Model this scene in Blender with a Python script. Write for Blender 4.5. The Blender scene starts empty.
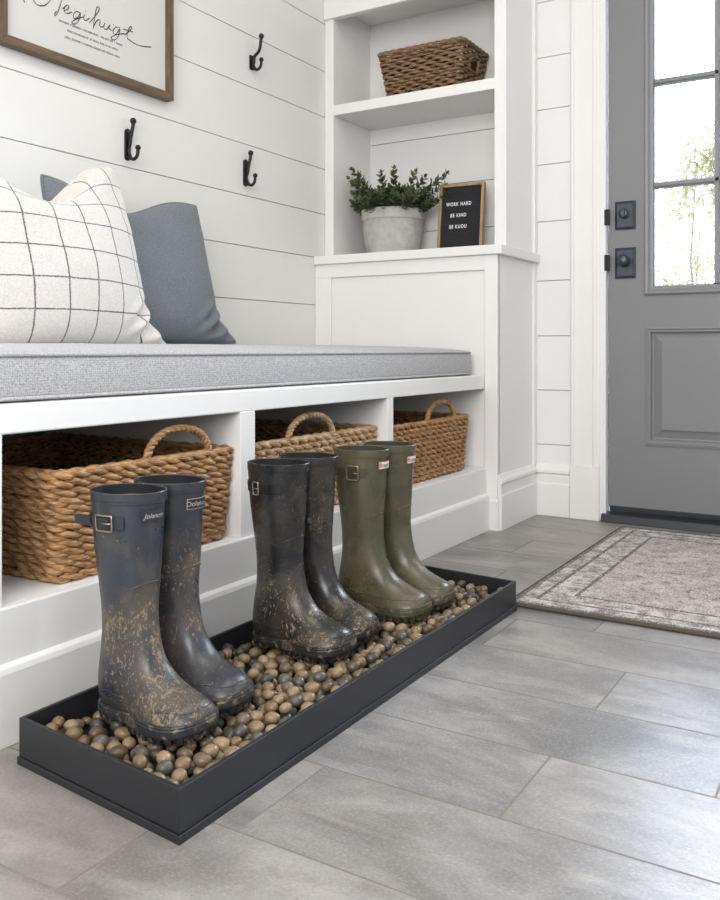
import bpy, bmesh, math, random
from mathutils import Vector, Matrix, noise

SC = bpy.context.scene
COL = SC.collection
PI = math.pi
random.seed(7)

# ------------------------------------------------------------------ camera
cam_data = bpy.data.cameras.new('camera')
cam = bpy.data.objects.new('camera', cam_data)
COL.objects.link(cam)
YAW = math.radians(31.35)                       # heading from +X towards +Y
cam.location = (0, 0, 0.6)
cam.rotation_euler = (PI / 2, 0, YAW - PI / 2)
cam_data.sensor_fit = 'HORIZONTAL'
cam_data.sensor_width = 36
cam_data.lens = 870 * 36 / 720
cam_data.shift_y = -100 / 720
cam_data.clip_start = 0.02
SC.camera = cam

# ------------------------------------------------------------------ world
world = bpy.data.worlds.new('sky'); SC.world = world
world.use_nodes = True
nt = world.node_tree; nt.nodes.clear()
out = nt.nodes.new('ShaderNodeOutputWorld'); bg = nt.nodes.new('ShaderNodeBackground')
tc = nt.nodes.new('ShaderNodeTexCoord'); sep = nt.nodes.new('ShaderNodeSeparateXYZ')
mr = nt.nodes.new('ShaderNodeMapRange'); ramp = nt.nodes.new('ShaderNodeMix'); ramp.data_type = 'RGBA'
nt.links.new(tc.outputs['Generated'], sep.inputs[0])
nt.links.new(sep.outputs['X'], mr.inputs['Value'])
mr.inputs['From Min'].default_value = 0.35; mr.inputs['From Max'].default_value = 0.95
nt.links.new(mr.outputs['Result'], ramp.inputs['Factor'])
ramp.inputs['A'].default_value = (0.60, 0.615, 0.64, 1)       # hazy daylight through the room's other openings
ramp.inputs['B'].default_value = (17.5, 19.8, 24.5, 1)         # bright sky outside the front door
nt.links.new(ramp.outputs['Result'], bg.inputs['Color'])
bg.inputs['Strength'].default_value = 1.0
nt.links.new(bg.outputs[0], out.inputs[0])

# ------------------------------------------------------------------ big soft window light, added overhead fill, exposure
def area(name, loc, target, sx, sy, power, color):
    l = bpy.data.lights.new(name, 'AREA'); l.shape = 'RECTANGLE'; l.size = sx; l.size_y = sy
    l.energy = power; l.color = color
    o = bpy.data.objects.new(name, l); COL.objects.link(o); o.location = loc
    o.rotation_euler = (Vector(target) - Vector(loc)).to_track_quat('-Z', 'Y').to_euler()
    return o
area('window_light', (-1.45, -0.15, 1.55), (2.0, 0.9, 0.6), 1.7, 1.5, 66, (1.0, 0.985, 0.965))
area('ceiling_fill', (1.2, 0.3, 2.55), (1.2, 0.5, 0), 1.6, 0.9, 16, (1.0, 0.96, 0.9))  # added fill from overhead for general warm brightness, no fitting there

vs = SC.view_settings
vs.view_transform = 'Standard'; vs.look = 'None'; vs.gamma = 1; vs.use_curve_mapping = False
vs.exposure = 0.27

# ------------------------------------------------------------------ material helpers
class NT:
    def __init__(s, name):
        s.m = bpy.data.materials.new(name); s.m.use_nodes = True
        s.t = s.m.node_tree; s.b = s.t.nodes['Principled BSDF']
        s._oc = None
    def n(s, typ, **kw):
        x = s.t.nodes.new(typ)
        for k, v in kw.items(): setattr(x, k, v)
        return x
    def l(s, a, b): s.t.links.new(a, b)
    @property
    def oc(s):
        if s._oc is None: s._oc = s.n('ShaderNodeTexCoord')
        return s._oc.outputs['Object']
    def sock(s, node, i, v):
        if hasattr(v, 'links'): s.l(v, node.inputs[i])
        else: node.inputs[i].default_value = v
    def math(s, op, a, b=0.0, c=None, clamp=False):
        x = s.n('ShaderNodeMath', operation=op, use_clamp=clamp)
        s.sock(x, 0, a); s.sock(x, 1, b)
        if c is not None: s.sock(x, 2, c)
        return x.outputs[0]
    def noise(s, scale, detail=3, rough=0.55, vec=None, dist=0.0):
        x = s.n('ShaderNodeTexNoise'); x.inputs['Scale'].default_value = scale
        x.inputs['Detail'].default_value = detail; x.inputs['Roughness'].default_value = rough
        x.inputs['Distortion'].default_value = dist
        s.l(vec if vec is not None else s.oc, x.inputs['Vector'])
        return x.outputs['Fac']
    def mapping(s, scale, vec=None, loc=(0, 0, 0)):
        x = s.n('ShaderNodeMapping'); x.inputs['Scale'].default_value = scale; x.inputs['Location'].default_value = loc
        s.l(vec if vec is not None else s.oc, x.inputs['Vector'])
        return x.outputs[0]
    def rng(s, v, a, b, c=0.0, d=1.0, smooth=False):
        x = s.n('ShaderNodeMapRange'); x.clamp = True
        if smooth: x.interpolation_type = 'SMOOTHSTEP'
        s.l(v, x.inputs['Value'])
        for k, q in zip(('From Min', 'From Max', 'To Min', 'To Max'), (a, b, c, d)): x.inputs[k].default_value = q
        return x.outputs['Result']
    def mix(s, f, a, b, blend='MIX'):
        x = s.n('ShaderNodeMix', data_type='RGBA', blend_type=blend)
        for k, v in (('Factor', f), ('A', a), ('B', b)):
            if hasattr(v, 'links'): s.l(v, x.inputs[k])
            else:
                if k != 'Factor' and len(v) == 3: v = (*v, 1)
                x.inputs[k].default_value = v
        return x.outputs['Result']
    def color(s, v):
        if hasattr(v, 'links'): s.l(v, s.b.inputs['Base Color'])
        else: s.b.inputs['Base Color'].default_value = (*v, 1)
    def rough(s, v): s.sock(s.b, 'Roughness', v)
    def bump(s, h, strength=0.3, dist=0.002):
        x = s.n('ShaderNodeBump'); x.inputs['Strength'].default_value = strength; x.inputs['Distance'].default_value = dist
        s.l(h, x.inputs['Height']); s.l(x.outputs[0], s.b.inputs['Normal'])
    def sep(s, v):
        x = s.n('ShaderNodeSeparateXYZ'); s.l(v, x.inputs[0]); return x.outputs

M = {}
def plain(name, col, rough=0.5, metal=0.0, spec=None):
    k = NT(name); k.color(col); k.rough(rough); k.b.inputs['Metallic'].default_value = metal
    if spec is not None: k.b.inputs['Specular IOR Level'].default_value = spec
    M[name] = k.m; return k.m

def paint(name, col, rough=0.4):
    k = NT(name)
    v = k.noise(3.0, 4)
    k.color(k.mix(k.rng(v, 0.35, 0.65), tuple(c * 0.975 for c in col), col))
    k.rough(rough); k.bump(k.noise(160, 2), 0.04, 0.001)
    M[name] = k.m; return k.m
paint('white_paint', (0.80, 0.79, 0.775), 0.38)
paint('wall_paint_shaded', (0.76, 0.75, 0.725), 0.5)  # bench wall white taken down a little, its shade put into the colour
paint('entry_wall_paint', (0.79, 0.785, 0.78), 0.5)
paint('ceiling_paint', (0.8, 0.79, 0.77), 0.7)
plain('gap_grey', (0.45, 0.44, 0.42), 0.9)  # even grey of the backing seen between the wall boards
k = NT('door_paint'); k.color(k.mix(k.noise(2.2, 3), (0.19, 0.19, 0.197), (0.225, 0.225, 0.233))); k.rough(0.36)
k.bump(k.noise(1.0, 4, vec=k.mapping((300, 300, 8))), 0.06, 0.001); M['door_paint'] = k.m
plain('black_metal', (0.012, 0.012, 0.013), 0.38, 0.4)
k = NT('aged_bronze'); k.color(k.mix(k.noise(60, 3), (0.045, 0.05, 0.06), (0.10, 0.11, 0.13))); k.rough(0.36); k.b.inputs['Metallic'].default_value = 0.75; M['aged_bronze'] = k.m
plain('sill_rubber', (0.02, 0.023, 0.028), 0.45)
k = NT('tray_metal'); k.color(k.mix(k.noise(5, 3), (0.012, 0.013, 0.0165), (0.018, 0.0192, 0.0235))); k.rough(0.45); k.bump(k.noise(500, 2), 0.05, 0.0005); M['tray_metal'] = k.m

# glass: thin pane, clear with a faint reflection
k = NT('window_glass'); t = k.t; t.nodes.remove(k.b)
tr = k.n('ShaderNodeBsdfTransparent'); gl = k.n('ShaderNodeBsdfGlossy'); gl.inputs['Roughness'].default_value = 0.02
fr = k.n('ShaderNodeFresnel'); fr.inputs['IOR'].default_value = 1.45; ms = k.n('ShaderNodeMixShader')
tr.inputs['Color'].default_value = (0.97, 0.985, 0.98, 1)
k.l(fr.outputs[0], ms.inputs[0]); k.l(tr.outputs[0], ms.inputs[1]); k.l(gl.outputs[0], ms.inputs[2])
k.l(ms.outputs[0], t.nodes['Material Output'].inputs['Surface']); M['window_glass'] = k.m

# floor tile
k = NT('slate_tile')
at = k.n('ShaderNodeAttribute', attribute_name='tone'); tone = at.outputs['Fac']
offv = k.n('ShaderNodeVectorMath', operation='ADD'); k.l(k.oc, offv.inputs[0])
cmb = k.n('ShaderNodeCombineXYZ'); k.l(k.math('MULTIPLY', tone, 37.0), cmb.inputs[0]); k.l(k.math('MULTIPLY', tone, 91.0), cmb.inputs[1])
k.l(cmb.outputs[0], offv.inputs[1]); pv = offv.outputs[0]
cl = k.noise(5.0, 6, 0.62, vec=k.mapping((1.3, 0.75, 1), pv), dist=0.6)
st = k.noise(3.5, 5, 0.6, vec=k.mapping((2.6, 0.8, 1), pv), dist=1.2)
gr = k.noise(300, 4, 0.75, vec=k.mapping((1.0, 0.6, 1), pv))
md = k.noise(26, 6, 0.72, vec=k.mapping((1.2, 0.8, 1), pv), dist=0.5)
c = k.mix(k.rng(cl, 0.38, 0.62), (0.150, 0.144, 0.142), (0.325, 0.314, 0.306))
c = k.mix(k.rng(st, 0.54, 0.72, 0, 0.7), c, (0.40, 0.375, 0.345))
c = k.mix(k.math('MULTIPLY', k.rng(st, 0.46, 0.34), 0.6), c, (0.11, 0.105, 0.102))
c = k.mix(k.rng(md, 0.48, 0.68, 0.0, 0.42), c, (0.125, 0.117, 0.11))
c = k.mix(k.rng(gr, 0.5, 0.68, 0.0, 0.40), c, (0.12, 0.112, 0.105))
c = k.mix(k.rng(gr, 0.48, 0.34, 0.0, 0.42), c, (0.46, 0.445, 0.43))
c = k.mix(k.math('MULTIPLY', tone, 0.34), c, (0.33, 0.285, 0.24))
k.color(c); k.rough(k.rng(cl, 0.2, 0.8, 0.31, 0.42)); k.bump(k.math('ADD', k.math('MULTIPLY', gr, 0.3), cl), 0.12, 0.002)
M['slate_tile'] = k.m
k = NT('grout'); k.color(k.mix(k.noise(90, 2), (0.17, 0.153, 0.133), (0.27, 0.245, 0.215))); k.rough(0.9); M['grout'] = k.m

# rubber boots with dried mud
def rubber(name, col, col2, rough, mud_amount, fine=1.0):
    k = NT(name)
    oi = k.n('ShaderNodeObjectInfo'); ad = k.n('ShaderNodeVectorMath', operation='ADD')
    sc = k.n('ShaderNodeVectorMath', operation='SCALE'); k.l(oi.outputs['Location'], sc.inputs[0]); sc.inputs['Scale'].default_value = 7.3
    k.l(k.oc, ad.inputs[0]); k.l(sc.outputs[0], ad.inputs[1]); v = ad.outputs[0]
    z = k.sep(k.oc)[2]
    base = k.mix(k.rng(k.noise(14, 4, vec=v), 0.35, 0.7), col, col2)
    big = k.noise(9, 3, 0.5, vec=v)
    n1 = k.noise(125 * fine, 6, 0.66, vec=k.mapping((1, 1, 0.72), v), dist=0.7)
    n2 = k.noise(230 * fine, 3, 0.6, vec=k.mapping((1, 1, 0.6), v))
    low = k.rng(z, 0.0, 0.30, 1.0, 0.0)
    dens = k.math('ADD', k.math('MULTIPLY', k.math('MULTIPLY', low, low), 0.115 * mud_amount), k.math('MULTIPLY', k.rng(big, 0.40, 0.64), 0.155 * mud_amount))
    dens = k.math('SUBTRACT', dens, k.rng(z, 0.28, 0.34, 0.0, 0.08))
    mask1 = k.rng(k.math('ADD', n1, dens), 0.705, 0.75)
    mask2 = k.rng(k.math('ADD', n2, k.math('MULTIPLY', dens, 0.85)), 0.715, 0.755)
    mask = k.math('MAXIMUM', mask1, mask2)
    film = k.math('MULTIPLY', k.rng(k.math('ADD', k.noise(20, 5, 0.65, vec=v), dens), 0.50, 0.80), 0.6 * mud_amount)
    c = k.mix(film, base, (0.135, 0.10, 0.065))
    mudc = k.mix(k.noise(120, 3, vec=v), (0.15, 0.10, 0.056), (0.33, 0.235, 0.145))
    c = k.mix(mask, c, mudc)
    k.color(c)
    r = k.math('ADD', k.rng(k.noise(30, 3, vec=v), 0.3, 0.7, rough - 0.06, rough + 0.08), k.math('MULTIPLY', k.math('MAXIMUM', mask, k.math('MULTIPLY', film, 0.5)), 0.45))
    k.rough(r); k.bump(k.math('ADD', k.math('MULTIPLY', mask, 0.8), k.math('MULTIPLY', n2, 0.15)), 0.35, 0.0015)
    M[name] = k.m
rubber('navy_rubber', (0.024, 0.0285, 0.038), (0.041, 0.047, 0.060), 0.31, 0.9)
rubber('black_rubber', (0.014, 0.014, 0.0145), (0.024, 0.0235, 0.0235), 0.26, 0.66)
rubber('olive_rubber', (0.060, 0.057, 0.032), (0.090, 0.084, 0.051), 0.28, 0.70, 1.5)
plain('boot_lining', (0.005, 0.0055, 0.007), 0.8)
plain('olive_lining', (0.035, 0.034, 0.022), 0.8)
plain('navy_strap', (0.024, 0.028, 0.037), 0.42)
plain('black_strap', (0.008, 0.008, 0.009), 0.35)
plain('olive_strap', (0.050, 0.046, 0.027), 0.36)
def sole(name, col):
    k = NT(name); k.color(k.mix(k.math('MULTIPLY', k.rng(k.noise(85, 6, 0.65), 0.53, 0.62), 0.85), col, (0.20, 0.145, 0.09))); k.rough(0.45); k.bump(k.noise(140, 3), 0.15, 0.001); M[name] = k.m
sole('navy_sole', (0.022, 0.024, 0.028)); sole('black_sole', (0.016, 0.0155, 0.015)); sole('olive_sole', (0.050, 0.050, 0.030))
plain('brass', (0.48, 0.36, 0.22), 0.3, 0.9)
plain('steel', (0.5, 0.49, 0.47), 0.28, 0.95)
plain('dark_buckle', (0.34, 0.29, 0.20), 0.3, 0.9)
plain('label_white', (0.75, 0.72, 0.68), 0.5)
plain('label_red', (0.42, 0.09, 0.06), 0.5)
plain('label_print', (0.45, 0.42, 0.36), 0.5)
plain('label_black', (0.01, 0.01, 0.01), 0.5)

# pebbles
def pebble(name, a, b):
    k = NT(name); oi = k.n('ShaderNodeObjectInfo'); r = oi.outputs['Random']
    at = k.n('ShaderNodeAttribute', attribute_name='tone')
    f = k.math('FRACT', k.math('ADD', r, at.outputs['Fac']))
    c = k.mix(f, a, b)
    nn = k.noise(45, 4, 0.6)
    c = k.mix(k.rng(nn, 0.35, 0.8, 0.0, 0.45), c, tuple(x * 0.45 for x in a))
    c = k.mix(k.rng(k.noise(260, 2), 0.55, 0.8, 0, 0.35), c, tuple(min(1, x * 1.7) for x in b))
    k.color(c); k.rough(0.36); M[name] = k.m
pebble('pebble_tan', (0.185, 0.120, 0.062), (0.33, 0.235, 0.140))
pebble('pebble_brown', (0.095, 0.066, 0.039), (0.175, 0.125, 0.078))
pebble('pebble_grey', (0.045, 0.041, 0.036), (0.125, 0.110, 0.092))

# fabrics
def fabric(name, c1, c2, sx, bump=0.4, stripe=None, weave=0.0):
    k = NT(name)
    w1 = k.n('ShaderNodeTexWave', wave_type='BANDS', bands_direction='X'); w1.inputs['Scale'].default_value = sx; w1.inputs['Distortion'].default_value = 1.2
    w2 = k.n('ShaderNodeTexWave', wave_type='BANDS', bands_direction='X'); w2.inputs['Scale'].default_value = sx; w2.inputs['Distortion'].default_value = 1.2
    p3 = k.sep(k.oc); yz = k.n('ShaderNodeCombineXYZ'); k.l(k.math('ADD', p3[1], p3[2]), yz.inputs[0]); k.l(p3[0], yz.inputs[1])
    k.l(k.oc, w1.inputs['Vector']); k.l(yz.outputs[0], w2.inputs['Vector'])
    w = k.math('MULTIPLY', k.math('ADD', w1.outputs['Fac'], w2.outputs['Fac']), 0.5)
    sl = k.noise(330, 3, 0.7)
    f = k.math('ADD', k.math('MULTIPLY', w, weave), k.math('MULTIPLY', sl, 1.1 - weave))
    c = k.mix(k.rng(f, 0.40, 0.70), c1, c2)
    if stripe:
        uv = k.n('ShaderNodeTexCoord').outputs['UV']; s = k.sep(uv)
        def line(v, off, fq):
            g = k.math('FRACT', k.math('ADD', k.math('MULTIPLY', v, fq), off))
            g = k.math('ABSOLUTE', k.math('SUBTRACT', g, 0.5))
            return k.rng(g, stripe[1], stripe[1] * 1.7, 1.0, 0.0)
        wob = k.math('MULTIPLY', k.math('SUBTRACT', k.noise(60, 2), 0.5), 0.006)
        ln = k.math('MAXIMUM', line(k.math('ADD', s[0], wob), stripe[3], stripe[0]), line(k.math('ADD', s[1], wob), stripe[4], stripe[0] * 1.12))
        ln = k.math('MULTIPLY', ln, k.rng(k.noise(300, 2), 0.3, 0.55, 0.55, 1.0))
        c = k.mix(ln, c, stripe[2])
    k.color(c); k.rough(0.9); k.b.inputs['Sheen Weight'].default_value = 0.15
    k.bump(f, bump, 0.0012); M[name] = k.m
fabric('cushion_fabric', (0.255, 0.252, 0.262), (0.51, 0.503, 0.512), 75, 0.4, None, 0.14)
fabric('slate_fabric', (0.115, 0.13, 0.148), (0.19, 0.208, 0.228), 260, 0.3)
fabric('plaid_fabric', (0.56, 0.525, 0.485), (0.69, 0.655, 0.615), 230, 0.15, (6.3, 0.016, (0.055, 0.05, 0.055), 0.02, 0.38))

# basket fibre
def fibre(name, dark, mid, light, sc):
    k = NT(name)
    n1 = k.noise(sc, 3, 0.6); n2 = k.noise(sc * 4, 3, 0.6, vec=k.mapping((0.4, 0.4, 3.0)))
    c = k.mix(k.rng(n1, 0.35, 0.65), dark, mid)
    c = k.mix(k.rng(n2, 0.45, 0.72), c, light)
    k.color(c); k.rough(0.55); k.bump(n2, 0.35, 0.001); M[name] = k.m
fibre('hyacinth', (0.17, 0.075, 0.026), (0.37, 0.185, 0.068), (0.60, 0.375, 0.185), 34)
fibre('hyacinth_pale', (0.22, 0.115, 0.05), (0.42, 0.245, 0.115), (0.70, 0.52, 0.33), 34)
fibre('wicker', (0.065, 0.034, 0.016), (0.185, 0.10, 0.045), (0.42, 0.265, 0.14), 40)
plain('basket_core', (0.05, 0.028, 0.014), 0.9)

# wood, print, plant, letter board
def wood(name, a, b, axis):
    k = NT(name)
    v = k.mapping(axis); c = k.mix(k.rng(k.noise(9, 5, 0.6, vec=v, dist=0.5), 0.35, 0.68), a, b)
    k.color(c); k.rough(0.5); k.bump(k.noise(30, 4, vec=v), 0.15, 0.001); M[name] = k.m
wood('walnut', (0.085, 0.05, 0.026), (0.185, 0.115, 0.06), (1, 8, 8))
wood('walnut_upright', (0.085, 0.05, 0.026), (0.185, 0.115, 0.06), (8, 8, 1))
wood('light_oak', (0.30, 0.19, 0.10), (0.46, 0.32, 0.18), (6, 6, 1))
k = NT('art_paper'); k.color(k.mix(k.noise(400, 2), (0.60, 0.585, 0.565), (0.64, 0.625, 0.605))); k.rough(0.8); M['art_paper'] = k.m
plain('ink', (0.03, 0.03, 0.03), 0.7)
plain('ink_grey', (0.30, 0.295, 0.29), 0.7)
k = NT('stoneware'); k.color(k.mix(k.rng(k.noise(25, 5, 0.65), 0.3, 0.7), (0.36, 0.345, 0.325), (0.52, 0.505, 0.48))); k.rough(0.75); k.bump(k.noise(150, 3), 0.15, 0.001); M['stoneware'] = k.m
plain('soil', (0.03, 0.02, 0.013), 0.95)
k = NT('leaf'); at = k.n('ShaderNodeAttribute', attribute_name='tone'); k.color(k.mix(at.outputs['Fac'], (0.030, 0.050, 0.018), (0.125, 0.155, 0.062))); k.rough(0.45); M['leaf'] = k.m
plain('stem', (0.07, 0.075, 0.03), 0.7)
k = NT('letter_felt'); w = k.n('ShaderNodeTexWave', wave_type='BANDS', bands_direction='Z'); w.inputs['Scale'].default_value = 40; k.l(k.oc, w.inputs['Vector']); k.color((0.013, 0.014, 0.017)); k.rough(0.85); k.bump(w.outputs['Fac'], 0.5, 0.002); M['letter_felt'] = k.m
plain('letter_white', (0.8, 0.8, 0.8), 0.5)
# outdoor foliage and lawn
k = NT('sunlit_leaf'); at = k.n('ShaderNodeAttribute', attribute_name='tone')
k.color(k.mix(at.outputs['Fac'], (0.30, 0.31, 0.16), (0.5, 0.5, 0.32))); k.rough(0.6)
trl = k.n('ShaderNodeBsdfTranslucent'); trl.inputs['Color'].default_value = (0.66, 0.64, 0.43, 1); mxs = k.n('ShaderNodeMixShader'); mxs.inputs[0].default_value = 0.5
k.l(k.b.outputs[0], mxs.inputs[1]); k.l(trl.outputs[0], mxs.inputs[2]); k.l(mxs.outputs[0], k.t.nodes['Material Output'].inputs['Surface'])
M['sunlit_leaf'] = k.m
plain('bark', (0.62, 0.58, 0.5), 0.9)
k = NT('lawn_grass'); k.color(k.mix(k.noise(20, 4), (0.2, 0.3, 0.1), (0.4, 0.46, 0.22))); k.rough(0.9); M['lawn_grass'] = k.m

# rug
RX, RY = 0.505, 0.62
k = NT('rug_pile')
s = k.sep(k.oc)
dx = k.math('SUBTRACT', RX, k.math('ABSOLUTE', s[0])); dy = k.math('SUBTRACT', RY, k.math('ABSOLUTE', s[1]))
d = k.math('MINIMUM', dx, dy)
vx = k.mapping((1, 1, 1))
blot = k.noise(9, 5, 0.7, dist=0.8); weave = k.noise(170, 3, 0.75, vec=k.mapping((0.45, 1.6, 1))); mid = k.noise(38, 4, 0.7, dist=0.5)
field = k.mix(k.rng(blot, 0.38, 0.64), (0.37, 0.335, 0.318), (0.62, 0.59, 0.565))
field = k.mix(k.rng(mid, 0.50, 0.64, 0, 0.8), field, (0.20, 0.165, 0.16))
vor = k.n('ShaderNodeTexVoronoi', feature='F1'); vor.inputs['Scale'].default_value = 20; k.l(k.oc, vor.inputs['Vector'])
motif = k.rng(vor.outputs['Distance'], 0.25, 0.45)
band = k.mix(k.math('MULTIPLY', motif, k.rng(mid, 0.35, 0.6)), (0.62, 0.59, 0.565), (0.22, 0.195, 0.185))
def stripe_(lo, hi):
    return k.math('MULTIPLY', k.math('GREATER_THAN', d, lo), k.math('LESS_THAN', d, hi))
c = k.mix(k.math('LESS_THAN', d, 0.128), field, band)
for lo, hi in ((0.0, 0.014), (0.046, 0.056), (0.118, 0.128)):
    c = k.mix(k.math('MULTIPLY', stripe_(lo, hi), k.rng(mid, 0.3, 0.5, 0.6, 1.0)), c, (0.11, 0.095, 0.092))
c = k.mix(k.rng(weave, 0.5, 0.66, 0, 0.62), c, (0.15, 0.13, 0.125))
c = k.mix(k.rng(weave, 0.48, 0.36, 0, 0.6), c, (0.68, 0.65, 0.63))
k.color(c); k.rough(0.95); k.bump(weave, 0.6, 0.003); M['rug_pile'] = k.m
plain('rug_edge', (0.09, 0.075, 0.06), 0.95)

# ------------------------------------------------------------------ mesh helpers
class MB:
    def __init__(s): s.v = []; s.f = []; s.mi = []; s.cur = 0
    def add(s, vs_, fs):
        o = len(s.v); s.v += [tuple(p) for p in vs_]
        for q in fs: s.f.append(tuple(i + o for i in q)); s.mi.append(s.cur)
    def box(s, x0, x1, y0, y1, z0, z1):
        s.add([(x0, y0, z0), (x1, y0, z0), (x1, y1, z0), (x0, y1, z0), (x0, y0, z1), (x1, y0, z1), (x1, y1, z1), (x0, y1, z1)],
              [(0, 3, 2, 1), (4, 5, 6, 7), (0, 1, 5, 4), (1, 2, 6, 5), (2, 3, 7, 6), (3, 0, 4, 7)])
    def prism(s, poly, axis, a, b):
        """poly: list of 2D points in the plane normal to axis, extruded from a to b"""
        n = len(poly)
        def P(p, t): return {'x': (t, p[0], p[1]), 'y': (p[0], t, p[1]), 'z': (p[0], p[1], t)}[axis]
        s.add([P(p, a) for p in poly] + [P(p, b) for p in poly],
              [tuple(range(n))[::-1], tuple(range(n, 2 * n))] + [(i, (i + 1) % n, (i + 1) % n + n, i + n) for i in range(n)])
    def tube(s, pts, r, n=8, closed=False, caps=True, flat=1.0, up=None):
        pts = [Vector(p) for p in pts]; m = len(pts)
        rr = r if isinstance(r, (list, tuple)) else [r] * m
        ref = Vector(up) if up else None
        vs_ = []; prev = None
        for i, p in enumerate(pts):
            if closed: t = pts[(i + 1) % m] - pts[i - 1]
            else: t = pts[min(i + 1, m - 1)] - pts[max(i - 1, 0)]
            t.normalize()
            if ref is not None: nrm = ref - t * ref.dot(t)
            elif prev is None:
                a = Vector((0, 0, 1)) if abs(t.z) < 0.9 else Vector((1, 0, 0)); nrm = a - t * a.dot(t)
            else: nrm = prev - t * prev.dot(t)
            if nrm.length < 1e-9: nrm = t.orthogonal()
            nrm.normalize(); prev = nrm; b = t.cross(nrm)
            for j in range(n):
                q = 2 * PI * j / n
                vs_.append(p + nrm * (math.cos(q) * rr[i]) + b * (math.sin(q) * rr[i] * flat))
        fs = []
        for i in range(m if closed else m - 1):
            i2 = (i + 1) % m
            for j in range(n): fs.append((i * n + j, i * n + (j + 1) % n, i2 * n + (j + 1) % n, i2 * n + j))
        if caps and not closed: fs += [tuple(range(n))[::-1], tuple((m - 1) * n + j for j in range(n))]
        s.add(vs_, fs)
    def rings(s, rings, cap0=False, cap1=False, closed=True):
        n = len(rings[0]); fs = []
        for i in range(len(rings) - 1):
            for j in range(n if closed else n - 1):
                fs.append((i * n + j, i * n + (j + 1) % n, (i + 1) * n + (j + 1) % n, (i + 1) * n + j))
        if cap0: fs.append(tuple(range(n))[::-1])
        if cap1: fs.append(tuple((len(rings) - 1) * n + j for j in range(n)))
        s.add([p for r in rings for p in r], fs)
    def lathe(s, prof, n=40, c=(0, 0, 0)):
        s.rings([[(c[0] + r * math.cos(2 * PI * j / n), c[1] + r * math.sin(2 * PI * j / n), c[2] + z) for j in range(n)] for r, z in prof])
    def sphere(s, c, r, nu=14, nv=9, sc=(1, 1, 1)):
        prof = [(max(1e-5, math.sin(PI * i / nv)) * r, -math.cos(PI * i / nv) * r) for i in range(nv + 1)]
        s.rings([[(c[0] + q * sc[0] * math.cos(2 * PI * j / nu), c[1] + q * sc[1] * math.sin(2 * PI * j / nu), c[2] + z * sc[2]) for j in range(nu)] for q, z in prof])
    def build(s, name, mat, parent=None, smooth=False, bevel=0.0, seg=2, angle=35, loc=None):
        me = bpy.data.meshes.new(name); me.from_pydata(s.v, [], s.f); me.update()
        for m_ in (mat if isinstance(mat, (list, tuple)) else [mat]): me.materials.append(M[m_] if isinstance(m_, str) else m_)
        if len(me.materials) > 1: me.polygons.foreach_set('material_index', s.mi)
        bm = bmesh.new(); bm.from_mesh(me); bmesh.ops.recalc_face_normals(bm, faces=bm.faces); bm.to_mesh(me); bm.free()
        if smooth: me.polygons.foreach_set('use_smooth', [True] * len(me.polygons))
        o = bpy.data.objects.new(name, me); COL.objects.link(o)
        if parent: o.parent = parent
        if loc: o.location = loc
        if bevel:
            b = o.modifiers.new('bevel', 'BEVEL'); b.width = bevel; b.segments = seg; b.limit_method = 'ANGLE'; b.angle_limit = math.radians(angle)
            b.harden_normals = False
        return o

def tag(o, label=None, cat=None, group=None, kind=None):
    for k_, v_ in (('label', label), ('category', cat), ('group', group), ('kind', kind)):
        if v_: o[k_] = v_
    return o
def thing(name, loc, label, cat, group=None, rotz=0.0, kind=None):
    o = bpy.data.objects.new(name, None); COL.objects.link(o); o.location = loc; o.rotation_euler = (0, 0, rotz)
    o.empty_display_size = 0.1
    return tag(o, label, cat, group, kind)
def struct(o): o['kind'] = 'structure'; return o
def catmull(pts, n):
    """interpolate a list of tuples (any dimension) with a Catmull-Rom spline, n samples per span"""
    P = [tuple(p) for p in pts]; res = []
    for i in range(len(P) - 1):
        p0 = P[max(i - 1, 0)]; p1 = P[i]; p2 = P[i + 1]; p3 = P[min(i + 2, len(P) - 1)]
        for j in range(n):
            t = j / n; t2 = t * t; t3 = t2 * t
            res.append(tuple(0.5 * (2 * b + (c_ - a) * t + (2 * a - 5 * b + 4 * c_ - d_) * t2 + (3 * b - a - 3 * c_ + d_) * t3) for a, b, c_, d_ in zip(p0, p1, p2, p3)))
    res.append(P[-1]); return res
def tone_attr(o, vals):
    a = o.data.attributes.new('tone', 'FLOAT', 'FACE'); a.data.foreach_set('value', vals)
def text_mesh(body, size, extrude=0.0, align='CENTER', shear=0.0, spacing=1.0, bold=0.0):
    cu = bpy.data.curves.new('lettering', 'FONT'); cu.body = body; cu.size = size; cu.extrude = extrude
    cu.align_x = align; cu.align_y = 'CENTER'; cu.shear = shear; cu.space_character = spacing; cu.resolution_u = 4; cu.offset = bold
    o = bpy.data.objects.new('lettering', cu); COL.objects.link(o)
    dg = bpy.context.evaluated_depsgraph_get(); dg.update()
    me = bpy.data.meshes.new_from_object(o.evaluated_get(dg))
    vs_ = [v.co.copy() for v in me.vertices]; fs = [tuple(p.vertices) for p in me.polygons]
    bpy.data.objects.remove(o); bpy.data.meshes.remove(me); bpy.data.curves.remove(cu)
    return vs_, fs

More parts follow.
